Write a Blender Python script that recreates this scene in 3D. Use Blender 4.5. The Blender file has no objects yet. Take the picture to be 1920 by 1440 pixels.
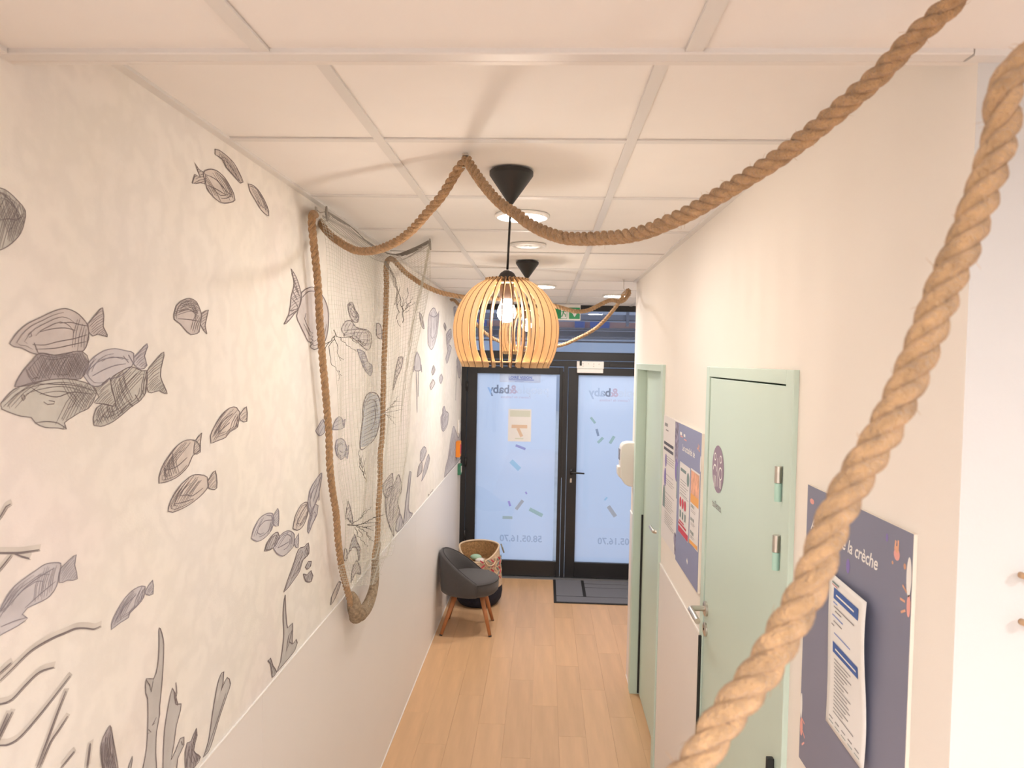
import bpy, math, random
from mathutils import Vector, Matrix
random.seed(7)
scene = bpy.context.scene
COL = scene.collection

# ------------------------------------------------------------------ camera
CAM=([[0.998736, 0.04628, 0.019606], [-0.02116, 0.033328, 0.99922], [0.045591, -0.998372, 0.034265], [0.794344, 0.0, 2.086702]])
LENS = 36.0 * 1348.47 / 1920.0
cd = bpy.data.cameras.new('camera'); cam = bpy.data.objects.new('camera', cd); COL.objects.link(cam)
cd.sensor_width = 36.0; cd.lens = LENS; cd.clip_start = 0.02
m = Matrix.Identity(4)
for i in range(4):
    for j in range(3):
        m[j][i] = CAM[i][j]
cam.matrix_world = m
cd.dof.use_dof = True; cd.dof.focus_distance = 2.4; cd.dof.aperture_fstop = 8.0
scene.camera = cam

# ------------------------------------------------------------------ light
EXPOSURE = 1.62
BULB = 70.0          # radiance of the pendant bulbs
DOWN = 32.0           # radiance of the lit corridor downlights
DOWN_FAR = 76.0      # the two lit downlights by the entrance
ROOM_FILL = 186.0      # unseen downlights added behind the camera to light the near end
SKY = 0.54
world = bpy.data.worlds.new('sky'); scene.world = world; world.use_nodes = True
bg = world.node_tree.nodes['Background']
bg.inputs[0].default_value = (0.66, 0.80, 1.0, 1); bg.inputs[1].default_value = SKY
vs = scene.view_settings
vs.view_transform = 'Standard'; vs.look = 'None'; vs.gamma = 1.0; vs.exposure = EXPOSURE; vs.use_curve_mapping = False

# ------------------------------------------------------------------ dimensions
W = 1.379      # corridor width
H = 2.605      # corridor ceiling
HL = 2.51      # lower ceiling over the camera
YC = 1.03      # where the corridor begins
YE = 4.75      # where its right wall ends
D = 6.89       # glazed entrance
XV = 2.08      # right wall of the entrance lobby
ZD = 1.117     # top of the wall panel

# ------------------------------------------------------------------ materials
def srgb(r, g, b):
    f = lambda c: c/12.92 if c <= 0.04045 else ((c+0.055)/1.055)**2.4
    return (f(r/255), f(g/255), f(b/255), 1)
def mat(name, col, rough=0.6, metal=0.0, vary=0.0, scale=8.0, bump=0.0, bscale=60.0, stretch=(1,1,1), emit=None, rand=0.0, spec=0.5, sheen=0.0, detail=4.0):
    mt = bpy.data.materials.new(name); mt.use_nodes = True
    nt = mt.node_tree; b = nt.nodes['Principled BSDF']
    b.inputs['Base Color'].default_value = col if len(col) == 4 else (*col, 1)
    b.inputs['Roughness'].default_value = rough; b.inputs['Metallic'].default_value = metal
    b.inputs['Specular IOR Level'].default_value = spec
    if sheen: b.inputs['Sheen Weight'].default_value = sheen
    tc = nt.nodes.new('ShaderNodeTexCoord'); mp = nt.nodes.new('ShaderNodeMapping')
    mp.inputs['Scale'].default_value = stretch
    nt.links.new(tc.outputs['Object'], mp.inputs['Vector'])
    colsock = None
    if vary:
        n = nt.nodes.new('ShaderNodeTexNoise'); n.inputs['Scale'].default_value = scale; n.inputs['Detail'].default_value = detail
        nt.links.new(mp.outputs['Vector'], n.inputs['Vector'])
        mr = nt.nodes.new('ShaderNodeMapRange'); mr.inputs['From Min'].default_value = .3; mr.inputs['From Max'].default_value = .7
        mr.inputs['To Min'].default_value = 1-vary; mr.inputs['To Max'].default_value = 1+vary
        nt.links.new(n.outputs['Fac'], mr.inputs['Value'])
        hs = nt.nodes.new('ShaderNodeHueSaturation'); hs.inputs['Color'].default_value = col if len(col) == 4 else (*col, 1)
        nt.links.new(mr.outputs['Result'], hs.inputs['Value'])
        colsock = hs.outputs['Color']
        nt.links.new(colsock, b.inputs['Base Color'])
    if rand:
        oi = nt.nodes.new('ShaderNodeObjectInfo'); mr2 = nt.nodes.new('ShaderNodeMapRange')
        mr2.inputs['To Min'].default_value = 1-rand; mr2.inputs['To Max'].default_value = 1+rand
        nt.links.new(oi.outputs['Random'], mr2.inputs['Value'])
        h2 = nt.nodes.new('ShaderNodeHueSaturation')
        if colsock: nt.links.new(colsock, h2.inputs['Color'])
        else: h2.inputs['Color'].default_value = col if len(col) == 4 else (*col, 1)
        nt.links.new(mr2.outputs['Result'], h2.inputs['Value']); nt.links.new(h2.outputs['Color'], b.inputs['Base Color'])
    if bump:
        n2 = nt.nodes.new('ShaderNodeTexNoise'); n2.inputs['Scale'].default_value = bscale; n2.inputs['Detail'].default_value = 5
        nt.links.new(mp.outputs['Vector'], n2.inputs['Vector'])
        bp = nt.nodes.new('ShaderNodeBump'); bp.inputs['Strength'].default_value = bump; bp.inputs['Distance'].default_value = .01
        nt.links.new(n2.outputs['Fac'], bp.inputs['Height']); nt.links.new(bp.outputs['Normal'], b.inputs['Normal'])
    if emit:
        b.inputs['Emission Color'].default_value = (*emit[0], 1); b.inputs['Emission Strength'].default_value = emit[1]
    return mt
M = {}
M['ceil'] = mat('ceiling_tile_white', (.885,.865,.85), .9, vary=.012, scale=5, bump=.04, bscale=500)
M['tbar'] = mat('ceiling_grid_metal', (.76,.745,.73), .45)
M['fascia'] = mat('fascia_white', (.8,.77,.74), .5)
M['cream'] = mat('cream_wall_colour', (.88,.83,.77), .75, vary=.01, scale=3, bump=.03, bscale=220)
M['white'] = mat('white_wall_colour', (.66,.665,.67), .75, bump=.03, bscale=220)
M['panel'] = mat('wall_panel_offwhite', (.865,.83,.81), .45, vary=.01, scale=2)
M['rail'] = mat('panel_edge_white', (.92,.90,.87), .35)
M['black'] = mat('black_aluminium', (.016,.016,.018), .38)
M['blackp'] = mat('black_plastic', (.018,.017,.018), .45)
M['steel'] = mat('brushed_steel', (.62,.58,.53), .3, metal=1, bump=.02, bscale=300)
M['sill'] = mat('grey_threshold_metal', (.36,.36,.37), .4, metal=.6)
M['mint'] = mat('mint_green_paint', (.595,.735,.655), .42, vary=.008, scale=3)
M['mintdark'] = mat('mint_green_frame', (.57,.71,.58), .42)
M['mintplastic'] = mat('mint_hinge_cover', (.46,.72,.63), .4)
M['gap'] = mat('dark_rubber_and_gap_shade', (.02,.022,.022), .7)  # black rubber, and the dark put in for shade in door gaps
M['plastic'] = mat('white_plastic', (.84,.81,.77), .3)
M['greypl'] = mat('grey_window_plastic', (.3,.31,.38), .25)
M['wood'] = mat('floor_wood', (.66,.41,.225), .42, vary=.07, scale=2.2, stretch=(9,.9,1), rand=.05, bump=.02, bscale=12, detail=6)
M['subfloor'] = mat('floor_base', (.52,.33,.20), .5)
M['ply'] = mat('birch_plywood', (.78,.55,.31), .55, vary=.05, scale=6, stretch=(4,4,.6))
M['burnt'] = mat('laser_burnt_edge', (.20,.10,.045), .7)
M['rope'] = mat('jute_rope', (.585,.365,.19), .95, vary=.22, scale=70, stretch=(1,1,1), bump=.9, bscale=330, spec=.1, sheen=.3)
M['felt'] = mat('charcoal_upholstery', (.085,.079,.080), .95, vary=.12, scale=300, bump=.25, bscale=700, spec=.15, sheen=.25)
M['piping'] = mat('charcoal_piping', (.04,.038,.04), .9)
M['leg'] = mat('orange_beech_leg', (.47,.19,.075), .45, vary=.08, scale=12, stretch=(6,6,.7))
M['net'] = mat('pale_net_twine', (.62,.60,.52), .9)
M['netdark'] = mat('grey_net_twine', (.33,.305,.275), .9)
M['twig'] = mat('dark_dried_twig', (.10,.085,.07), .9)
M['sea'] = mat('woven_seagrass', (.46,.27,.12), .9, vary=.3, scale=60, bump=.8, bscale=150)
M['seain'] = mat('pale_woven_rush', (.70,.52,.36), .9, vary=.25, scale=90, bump=.6, bscale=180)
M['navy'] = mat('navy_dyed_rush', (.012,.014,.03), .9, vary=.3, scale=60, bump=.6, bscale=150)
M['mat'] = mat('grey_carpet_tile', (.17,.175,.205), .95, vary=.15, scale=200, bump=.3, bscale=600)
M['matblack'] = mat('black_mat_border', (.012,.012,.014), .8)
M['orange'] = mat('orange_plastic', (.95,.30,.03), .35)
M['greenbox'] = mat('green_plastic', (.05,.22,.13), .35)
M['exitgreen'] = mat('exit_sign_green', (.01,.30,.10), .4)
M['paper'] = mat('white_paper', (.84,.83,.82), .7)
M['posterwhite'] = mat('white_poster', (.82,.79,.78), .5)
M['blue'] = mat('slate_blue_board', (.225,.235,.325), .45)
M['blue2'] = mat('periwinkle_board', (.27,.295,.47), .45)
M['foam'] = mat('foam_board_edge', (.85,.80,.72), .6)
M['ink'] = mat('grey_ink', (.30,.29,.30), .7)
M['inkdark'] = mat('dark_ink', (.10,.10,.13), .7)
M['banner'] = mat('blue_print', (.055,.13,.40), .6)
M['linkblue'] = mat('light_blue_print', (.2,.3,.65), .6)
M['red'] = mat('red_print', (.62,.05,.10), .6)
M['orangepr'] = mat('orange_print', (.85,.42,.12), .6)
M['skinpr'] = mat('peach_print', (.78,.42,.28), .6, vary=.25, scale=30)
M['photopr'] = mat('photo_print', (.28,.25,.36), .6, vary=.7, scale=45)
M['violet'] = mat('violet_print', (.25,.20,.50), .6)
M['greypr'] = mat('greygreen_print', (.22,.30,.30), .6)
M['pinkpr'] = mat('pink_print', (.85,.42,.38), .6)
M['wprint'] = mat('white_print', (.9,.88,.86), .6)
M['signp'] = mat('purple_sign', (.30,.22,.30), .5)
M['peg'] = mat('pale_wood_peg', (.66,.42,.24), .5)
def glass_mat():
    mt = bpy.data.materials.new('clear_glass'); mt.use_nodes = True; nt = mt.node_tree
    for n in list(nt.nodes): nt.nodes.remove(n)
    o = nt.nodes.new('ShaderNodeOutputMaterial'); mx = nt.nodes.new('ShaderNodeMixShader')
    t = nt.nodes.new('ShaderNodeBsdfTransparent'); g = nt.nodes.new('ShaderNodeBsdfGlossy'); g.inputs['Roughness'].default_value = 0.01
    fr = nt.nodes.new('ShaderNodeFresnel'); fr.inputs[0].default_value = 1.5
    nt.links.new(fr.outputs[0], mx.inputs[0]); nt.links.new(t.outputs[0], mx.inputs[1]); nt.links.new(g.outputs[0], mx.inputs[2])
    nt.links.new(mx.outputs[0], o.inputs[0]); return mt
M['glass'] = glass_mat()
def film_mat():
    mt = bpy.data.materials.new('frosted_film'); mt.use_nodes = True; nt = mt.node_tree
    for n in list(nt.nodes): nt.nodes.remove(n)
    o = nt.nodes.new('ShaderNodeOutputMaterial'); mx = nt.nodes.new('ShaderNodeMixShader'); mx.inputs[0].default_value = .25
    t = nt.nodes.new('ShaderNodeBsdfTranslucent'); t.inputs[0].default_value = (.84,.89,1,1)
    d = nt.nodes.new('ShaderNodeBsdfDiffuse'); d.inputs[0].default_value = (.8,.85,.95,1)
    nt.links.new(t.outputs[0], mx.inputs[1]); nt.links.new(d.outputs[0], mx.inputs[2])
    nt.links.new(mx.outputs[0], o.inputs[0]); return mt
M['film'] = film_mat()
def sticker(name, col):     # coloured translucent vinyl on the frosted film
    mt = bpy.data.materials.new(name); mt.use_nodes = True; nt = mt.node_tree
    for n in list(nt.nodes): nt.nodes.remove(n)
    o = nt.nodes.new('ShaderNodeOutputMaterial'); mx = nt.nodes.new('ShaderNodeMixShader'); mx.inputs[0].default_value = .12
    col = tuple(1-(1-c)*.72 for c in col)
    t = nt.nodes.new('ShaderNodeBsdfTransparent'); t.inputs[0].default_value = (*col, 1)
    d = nt.nodes.new('ShaderNodeBsdfDiffuse'); d.inputs[0].default_value = (*col, 1)
    nt.links.new(t.outputs[0], mx.inputs[1]); nt.links.new(d.outputs[0], mx.inputs[2]); nt.links.new(mx.outputs[0], o.inputs[0]); return mt
ST = {'purple': sticker('vinyl_purple', (.42,.33,.66)), 'cyan': sticker('vinyl_cyan', (.50,.85,.93)), 'magenta': sticker('vinyl_magenta', (.62,.36,.80)),
      'tan': sticker('vinyl_tan', (.72,.60,.48)), 'green': sticker('vinyl_green', (.52,.72,.52)), 'olive': sticker('vinyl_olive', (.68,.72,.50)),
      'slate': sticker('vinyl_slate', (.25,.32,.42)), 'grey': sticker('vinyl_grey', (.62,.68,.76)), 'dark': sticker('vinyl_dark', (.16,.18,.24)),
      'pink': sticker('vinyl_pink', (.85,.55,.58)), 'white': sticker('vinyl_white', (.98,.98,.98)), 'cream': sticker('vinyl_cream', (.92,.84,.80)),
      'blue': sticker('vinyl_blue', (.12,.18,.62)), 'lblue': sticker('vinyl_light_blue', (.45,.68,.95))}
def emit_mat(name, col, s):
    mt = bpy.data.materials.new(name); mt.use_nodes = True; nt = mt.node_tree
    for n in list(nt.nodes): nt.nodes.remove(n)
    o = nt.nodes.new('ShaderNodeOutputMaterial'); e = nt.nodes.new('ShaderNodeEmission')
    e.inputs[0].default_value = (*col, 1); e.inputs[1].default_value = s
    nt.links.new(e.outputs[0], o.inputs[0]); return mt
M['bulb'] = emit_mat('lit_bulb', (1.0,.87,.74), BULB)
M['down'] = emit_mat('lit_downlight', (1.0,.92,.85), DOWN)
M['downfar'] = emit_mat('lit_far_downlight', (1.0,.93,.87), DOWN_FAR)
M['roomfill'] = emit_mat('added_room_fill', (1.0,.965,.95), ROOM_FILL)
def paper_mat():       # wallpaper: pale, mottled by faint brush marks
    mt = mat('mural_wallpaper', (.85,.785,.715), .8, bump=.05, bscale=180)
    nt = mt.node_tree; b = nt.nodes['Principled BSDF']
    tc = nt.nodes.new('ShaderNodeTexCoord')
    n = nt.nodes.new('ShaderNodeTexNoise'); n.inputs['Scale'].default_value = 1.6; n.inputs['Detail'].default_value = 3
    wv = nt.nodes.new('ShaderNodeTexWave'); wv.inputs['Scale'].default_value = 6; wv.inputs['Distortion'].default_value = 14; wv.inputs['Detail'].default_value = 4; wv.inputs['Detail Scale'].default_value = 1.2
    nt.links.new(tc.outputs['Object'], n.inputs['Vector']); nt.links.new(tc.outputs['Object'], wv.inputs['Vector'])
    cr = nt.nodes.new('ShaderNodeValToRGB')
    cr.color_ramp.elements[0].position = .3; cr.color_ramp.elements[0].color = (.88,.845,.81,1)
    cr.color_ramp.elements[1].position = .7; cr.color_ramp.elements[1].color = (.885,.815,.785,1)
    e = cr.color_ramp.elements.new(.5); e.color = (.885,.845,.785,1)
    nt.links.new(n.outputs['Fac'], cr.inputs[0])
    mr = nt.nodes.new('ShaderNodeMapRange'); mr.inputs['To Min'].default_value = .965; mr.inputs['To Max'].default_value = 1.02
    nt.links.new(wv.outputs['Fac'], mr.inputs['Value'])
    hs = nt.nodes.new('ShaderNodeHueSaturation'); nt.links.new(cr.outputs[0], hs.inputs['Color']); nt.links.new(mr.outputs['Result'], hs.inputs['Value'])
    nt.links.new(hs.outputs['Color'], b.inputs['Base Color']); return mt
M['mural'] = paper_mat()
FILL = [mat('print_'+n, c, .8, vary=.10, scale=14) for n, c in
        [('stone',(.61,.595,.555)),('cream',(.70,.63,.585)),('mauve',(.63,.575,.56)),('dusk',(.43,.39,.40)),('slate',(.62,.595,.62)),
         ('putty',(.56,.54,.525)),('pale',(.70,.645,.635)),('charcoal',(.56,.53,.54)),('mist',(.60,.62,.66)),('wash',(.70,.655,.605))]]
LINE = mat('print_ink_line', (.225,.19,.195), .85)
LINE2 = mat('print_ink_soft', (.29,.265,.305), .85)

# ------------------------------------------------------------------ mesh helpers
class MB:
    def __init__(s): s.v, s.f, s.m = [], [], []; s.layer = 0
    def printed(s, pts):              # successive flat marks lie a hair in front of each other
        s.layer += 1; d = s.layer*.00004; pts = [tuple(p) for p in pts]
        if max(p[0] for p in pts)-min(p[0] for p in pts) < 1e-9: return [(p[0]-d, p[1], p[2]) for p in pts]
        if max(p[1] for p in pts)-min(p[1] for p in pts) < 1e-9: return [(p[0], p[1]-d, p[2]) for p in pts]
        return pts
    def add(s, vs, fs, mi=0):
        o = len(s.v); s.v += [tuple(p) for p in vs]
        for f in fs: s.f.append(tuple(i+o for i in f)); s.m.append(mi)
        return s
    def box(s, x0, x1, y0, y1, z0, z1, mi=0):
        v = [(x0,y0,z0),(x1,y0,z0),(x1,y1,z0),(x0,y1,z0),(x0,y0,z1),(x1,y0,z1),(x1,y1,z1),(x0,y1,z1)]
        return s.add(v, [(0,3,2,1),(4,5,6,7),(0,1,5,4),(1,2,6,5),(2,3,7,6),(3,0,4,7)], mi)
    def obox(s, c, ax, ay, az, mi=0):     # oriented box: centre and three half vectors
        c, ax, ay, az = map(Vector, (c, ax, ay, az))
        v = [c+a*ax+b*ay+d*az for d in (-1,1) for a, b in ((-1,-1),(1,-1),(1,1),(-1,1))]
        return s.add(v, [(0,3,2,1),(4,5,6,7),(0,1,5,4),(1,2,6,5),(2,3,7,6),(3,0,4,7)], mi)
    def tube(s, pts, rad, n=8, mi=0, cap=True):
        pts = [Vector(p) for p in pts]; k = len(pts)
        if not hasattr(rad, '__len__'): rad = [rad]*k
        T = [(pts[min(i+1,k-1)]-pts[max(i-1,0)]).normalized() for i in range(k)]
        a = Vector((0,0,1)) if abs(T[0].z) < .9 else Vector((1,0,0))
        N = (a - T[0]*a.dot(T[0])).normalized(); vs_, fs = [], []
        for i in range(k):
            N = (N - T[i]*N.dot(T[i])).normalized(); B = T[i].cross(N)
            for j in range(n):
                t = 2*math.pi*j/n; vs_.append(pts[i]+(N*math.cos(t)+B*math.sin(t))*rad[i])
        for i in range(k-1):
            for j in range(n): fs.append((i*n+j, i*n+(j+1)%n, (i+1)*n+(j+1)%n, (i+1)*n+j))
        if cap: fs.append(tuple(range(n-1,-1,-1))); fs.append(tuple((k-1)*n+j for j in range(n)))
        return s.add(vs_, fs, mi)
    def lathe(s, prof, n=32, c=(0,0,0), mi=0, sx=1, sy=1):
        vs_, fs = [], []
        for r, z in prof:
            for j in range(n):
                t = 2*math.pi*j/n; vs_.append((c[0]+r*sx*math.cos(t), c[1]+r*sy*math.sin(t), c[2]+z))
        for i in range(len(prof)-1):
            for j in range(n): fs.append((i*n+j, i*n+(j+1)%n, (i+1)*n+(j+1)%n, (i+1)*n+j))
        if prof[0][0] > 1e-6: fs.append(tuple(range(n-1,-1,-1)))
        if prof[-1][0] > 1e-6: fs.append(tuple((len(prof)-1)*n+j for j in range(n)))
        return s.add(vs_, fs, mi)
    def prism(s, poly, fn, t0, t1, mi=0):  # fn(u,v,t)->point
        k = len(poly); v = [fn(u,w,t0) for u, w in poly]+[fn(u,w,t1) for u, w in poly]
        fs = [tuple(range(k-1,-1,-1)), tuple(range(k,2*k))]+[(i,(i+1)%k,k+(i+1)%k,k+i) for i in range(k)]
        return s.add(v, fs, mi)
    def mesh(s, name, mats, smooth=False):
        me = bpy.data.meshes.new(name); me.from_pydata(s.v, [], s.f)
        for a in (mats if isinstance(mats, (list, tuple)) else [mats]): me.materials.append(a)
        for p, i in zip(me.polygons, s.m): p.material_index = i
        if smooth: me.polygons.foreach_set('use_smooth', [True]*len(me.polygons))
        me.update(); return me
    def build(s, name, mats, parent=None, smooth=False, bevel=0, seg=2, subsurf=0, auto=None):
        return obj(name, s.mesh(name, mats, smooth or auto is not None), parent, bevel, seg, subsurf, auto)
def obj(name, me, parent=None, bevel=0, seg=2, subsurf=0, auto=None):
    o = bpy.data.objects.new(name, me); COL.objects.link(o)
    if parent is not None:
        o.parent = parent
        if 'world_parts' in parent: o.matrix_parent_inverse = Matrix.Translation(-Vector(parent.location))
    if bevel:
        b = o.modifiers.new('bevel', 'BEVEL'); b.width = bevel; b.segments = seg; b.limit_method = 'ANGLE'; b.angle_limit = .6
    if subsurf:
        b = o.modifiers.new('subdivision', 'SUBSURF'); b.levels = subsurf; b.render_levels = subsurf
    if auto is not None:
        try: me.set_sharp_from_angle(angle=auto)
        except Exception: pass
    return o
ROOTS = []
def thing(name, label, cat, loc=(0,0,0), group=None, kind=None, local=False):
    o = bpy.data.objects.new(name, None); COL.objects.link(o); o.location = loc; o.empty_display_size = .05
    if not local: ROOTS.append(o); o['world_parts'] = 1
    return tag(o, label, cat, group, kind)
def tag(o, label, cat, group=None, kind=None):
    o['label'] = label; o['category'] = cat
    if group: o['group'] = group
    if kind: o['kind'] = kind
    return o
def spline(pts, step=.01):
    P = [Vector(p) for p in pts]; out = []
    for i in range(len(P)-1):
        p0, p1, p2, p3 = P[max(i-1,0)], P[i], P[i+1], P[min(i+2,len(P)-1)]
        n = max(1, int((p2-p1).length/step))
        for k in range(n):
            t = k/n
            out.append(.5*((2*p1)+(p2-p0)*t+(2*p0-5*p1+4*p2-p3)*t*t+(3*p1-p0-3*p2+p3)*t**3))
    out.append(P[-1]); return out
def smooth_path(P, it):
    P = [Vector(p) for p in P]
    for _ in range(it): P = [P[0]]+[(P[i-1]+P[i]*2+P[i+1])/4 for i in range(1, len(P)-1)]+[P[-1]]
    return P
def text2d(s, size, shear=0.0, bold=0.0, align='LEFT', space=1.0):
    cu = bpy.data.curves.new('lettering', 'FONT'); cu.body = s; cu.size = size; cu.shear = shear; cu.offset = bold; cu.align_x = align; cu.space_character = space
    cu.resolution_u = 3
    t = bpy.data.objects.new('lettering', cu); COL.objects.link(t)
    me = t.to_mesh(); v = [(p.co.x, p.co.y) for p in me.vertices]; f = [tuple(p.vertices) for p in me.polygons]
    t.to_mesh_clear(); bpy.data.objects.remove(t); bpy.data.curves.remove(cu); return v, f
def put_text(mb, s, size, fn, mi=0, **k):
    v, f = text2d(s, size, **k); mb.add([fn(a, b) for a, b in v], f, mi)
def rect(mb, fn, u0, u1, v0, v1, mi=0, ang=0):
    c, s_ = math.cos(ang), math.sin(ang); cu, cv = (u0+u1)/2, (v0+v1)/2
    P = [(cu+(u-cu)*c-(v-cv)*s_, cv+(u-cu)*s_+(v-cv)*c) for u, v in ((u0,v0),(u1,v0),(u1,v1),(u0,v1))]
    mb.add(mb.printed([fn(*p) for p in P]), [(0,1,2,3)], mi)
def disc(mb, fn, u, v, ru, rv, n=24, mi=0, hole=0.0, a0=0, a1=2*math.pi):
    if hole:
        k = n+1; vs_ = []
        for j in range(k):
            t = a0+(a1-a0)*j/n; vs_ += [fn(u+ru*math.cos(t), v+rv*math.sin(t)), fn(u+ru*hole*math.cos(t), v+rv*hole*math.sin(t))]
        mb.add(mb.printed(vs_), [(2*j, 2*j+2, 2*j+3, 2*j+1) for j in range(n)], mi)
    else:
        mb.add(mb.printed([fn(u+ru*math.cos(2*math.pi*j/n), v+rv*math.sin(2*math.pi*j/n)) for j in range(n)]), [tuple(range(n))], mi)

# ================================================================== SETTING
# ---- floor: base and planks
fl = MB().box(-.1, 3.3, -3.1, D+.1, -.08, -.004).build('floor', M['subfloor'])
tag(fl, 'warm light oak plank floor of the corridor', 'floor', kind='structure')
PW, PL = .152, .92
pm = MB().box(0, PW-.0008, 0, PL-.0008, -.004, 0).mesh('plank', M['wood'])
def plank(x, y, l, w=PW):
    if abs(l-PL) < 1e-4 and abs(w-PW) < 1e-4: o = obj('plank', pm, fl)
    else: o = MB().box(0, w-.0008, 0, l-.0008, -.004, 0).build('plank', M['wood'], fl)
    o.location = (x, y, 0)
for c in range(14):
    x = c*PW; w = min(PW, XV-x); y = 2.3 - (c*.37 % 1)*PL
    if x > W+.1: y = 4.75
    while y < D-.001:
        l = min(PL, D-y); plank(x, y, l, w); y += PL
# ---- ceilings
ce = MB().box(-.1, XV+.1, YC, D+.1, H+.03, H+.1).build('ceiling', M['ceil'])
tag(ce, 'suspended corridor ceiling of square white tiles', 'ceiling', kind='structure')
xs = [0, .386, .986, 1.586, XV]; ys = [YC+.012, 1.132]+[1.732+.6*i for i in range(9)]+[D]
for i in range(4):
    for j in range(len(ys)-1):
        if xs[i+1] > W+.3 and ys[j+1] < YE: continue
        x1 = min(xs[i+1], W) if ys[j] < YE-.3 else xs[i+1]
        if x1 - xs[i] < .02: continue
        MB().box(xs[i]+.008, x1-.008, ys[j]+.008, ys[j+1]-.008, H+.005, H+.029).build('ceiling_tile', M['ceil'], ce, bevel=.002, seg=1)
def bar(x0, x1, y0, y1, par, z=H, h=.004, name='grid_bar'):
    return MB().box(x0, x1, y0, y1, z, z+h).build(name, M['tbar'], par)
for x in xs[1:3]: bar(x-.012, x+.012, YC+.014, D, ce)
bar(1.574, 1.598, YE, D, ce)
for y in ys[1:-1]:
    xe = W if y < YE else XV
    e = [0]+[x for x in xs[1:4] if x < xe]+[xe]
    for a, b in zip(e[:-1], e[1:]): bar(a+.012, b-.012, y-.0115, y+.0115, ce, z=H+.0006)
for nm, (x0,x1,y0,y1) in {'trim_1': (0,.022,YC+.014,D), 'trim_2': (W-.022,W,YC+.014,YE)}.items():
    tag(MB().box(x0, x1, y0, y1, H-.002, H+.02).build(nm, M['tbar']), 'pale metal edge strip between %s and ceiling tiles' % ('mural wall' if x0 == 0 else 'cream wall'), 'trim', kind='structure')
lc = MB().box(-.1, 3.3, -3.1, YC, HL+.03, HL+.1).build('ceiling.001', M['ceil'])
tag(lc, 'lower white tiled ceiling over the near end of corridor', 'ceiling', kind='structure')
xs2 = [0, .388, .988, 1.588, 2.188, 2.788, 3.2]; ys2 = [-3]+[-2.37+.6*i for i in range(6)]
for i in range(6):
    for j in range(len(ys2)-1):
        a, b = ys2[j], (ys2[j+1] if j < len(ys2)-2 else YC)
        if j == len(ys2)-2: a = ys2[j]
        MB().box(xs2[i]+.008, xs2[i+1]-.008, a+.008, b-.008, HL+.005, HL+.029).build('ceiling_tile', M['ceil'], lc, bevel=.002, seg=1)
for x in xs2[1:-1]: bar(x-.012, x+.012, -3, YC-.02, lc, z=HL)
for y in ys2[1:-1]:
    for a, b in zip(xs2[:-1], xs2[1:]): bar(a+.012, b-.012, y-.0115, y+.0115, lc, z=HL+.0006)
tr = MB().box(.0, W-.02, YC-.026, YC, HL-.003, HL+.02).build('trim_3', M['tbar'], bevel=.0015, seg=1)
tag(tr, 'pale metal edge where the lower near ceiling steps up to corridor', 'trim', kind='structure')
MB().box(0, W, YC, YC+.012, HL-.003, H+.03).build('fascia_board', M['fascia'], tr)
tag(MB().box(0, .022, -3, YC-.028, HL-.003, HL+.02).build('trim_4', M['tbar']), 'metal edge strip of the lower ceiling along mural wall', 'trim', kind='structure')
tag(MB().box(W-.018, 3.2, YC-.024, YC-.0005, HL-.004, HL+.018).build('trim_5', M['tbar']), 'metal edge strip over the white wall at the right', 'trim', kind='structure')

# ---- walls
wl = MB().box(-.12, 0, -3.1, D+.1, 0, H+.05).build('wall_left', M['mural'])
tag(wl, 'cream wall with a grey sketched sea life mural above pale panelling', 'wall', kind='structure')
yj = [-3, -.45, 2.0, 4.45, D-.003]
for a, b in zip(yj[:-1], yj[1:]): MB().box(0, .004, a+.0006, b-.0006, .0, ZD-.006).build('wall_panel', M['panel'], wl)
MB().box(0, .006, -3, D-.003, ZD-.006, ZD).build('panel_edge', M['rail'], wl, bevel=.0015)
MB().box(0, .007, -3, D-.003, 0, .008).build('floor_joint', M['rail'], wl)

wr = MB()
DY = [(1.683, 2.578), (3.525, 4.56)]      # door openings incl. frame
for a, b in ((YC+.1, DY[0][0]), (DY[0][1], DY[1][0]), (DY[1][1], YE)): wr.box(W, W+.14, a, b, 0, H+.05)
for a, b in DY: wr.box(W, W+.14, a, b, 2.075, H+.05)
wr = wr.build('wall_right', M['cream']); tag(wr, 'cream painted corridor wall with two mint green doors', 'wall', kind='structure')
for a, b in ((YC+.005, DY[0][0]-.002), (DY[0][1]+.002, DY[1][0]-.002), (DY[1][1]+.002, YE)):
    MB().box(W-.004, W, a, b, 0, 1.10).build('wall_panel', M['panel'], wr)
    MB().box(W-.006, W, a, b, 1.10, 1.107).build('panel_edge', M['rail'], wr)
    MB().box(W-.007, W, a, b, 0, .008).build('floor_joint', M['rail'], wr)
wn = MB().box(W, 3.3, YC, YC+.1, 0, HL+.06)
wn.m[5] = 1  # corridor-side face takes the cream colour
wn = wn.build('wall_near', [M['white'], M['cream']]); tag(wn, 'bright white wall at the right edge, facing the camera', 'wall', kind='structure')
tag(MB().box(W+.14, XV+.12, YE-.14, YE, 0, H+.05).build('wall_return', M['cream']), 'cream wall behind the corridor doors, turned to the entrance', 'wall', kind='structure')
tag(MB().box(XV, XV+.12, YE, D+.1, 0, H+.05).build('wall_lobby', M['cream']), 'cream side wall of the entrance lobby', 'wall', kind='structure')
tag(MB().box(3.2, 3.3, -3.1, YC, 0, HL+.06).build('wall_room', M['white']), 'white side wall of the room behind the camera', 'wall', kind='structure')
tag(MB().box(-.1, 3.3, -3.1, -3, 0, HL+.06).build('wall_back', M['white']), 'white back wall of the room behind the camera', 'wall', kind='structure')
# dark space behind the green doors is closed
tag(MB().box(W+.14, W+.2, YC+.1, YE-.14, 0, H+.05).build('wall_closet', M['gap']), 'dark backing behind the two mint green doors', 'wall', kind='structure')

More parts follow.
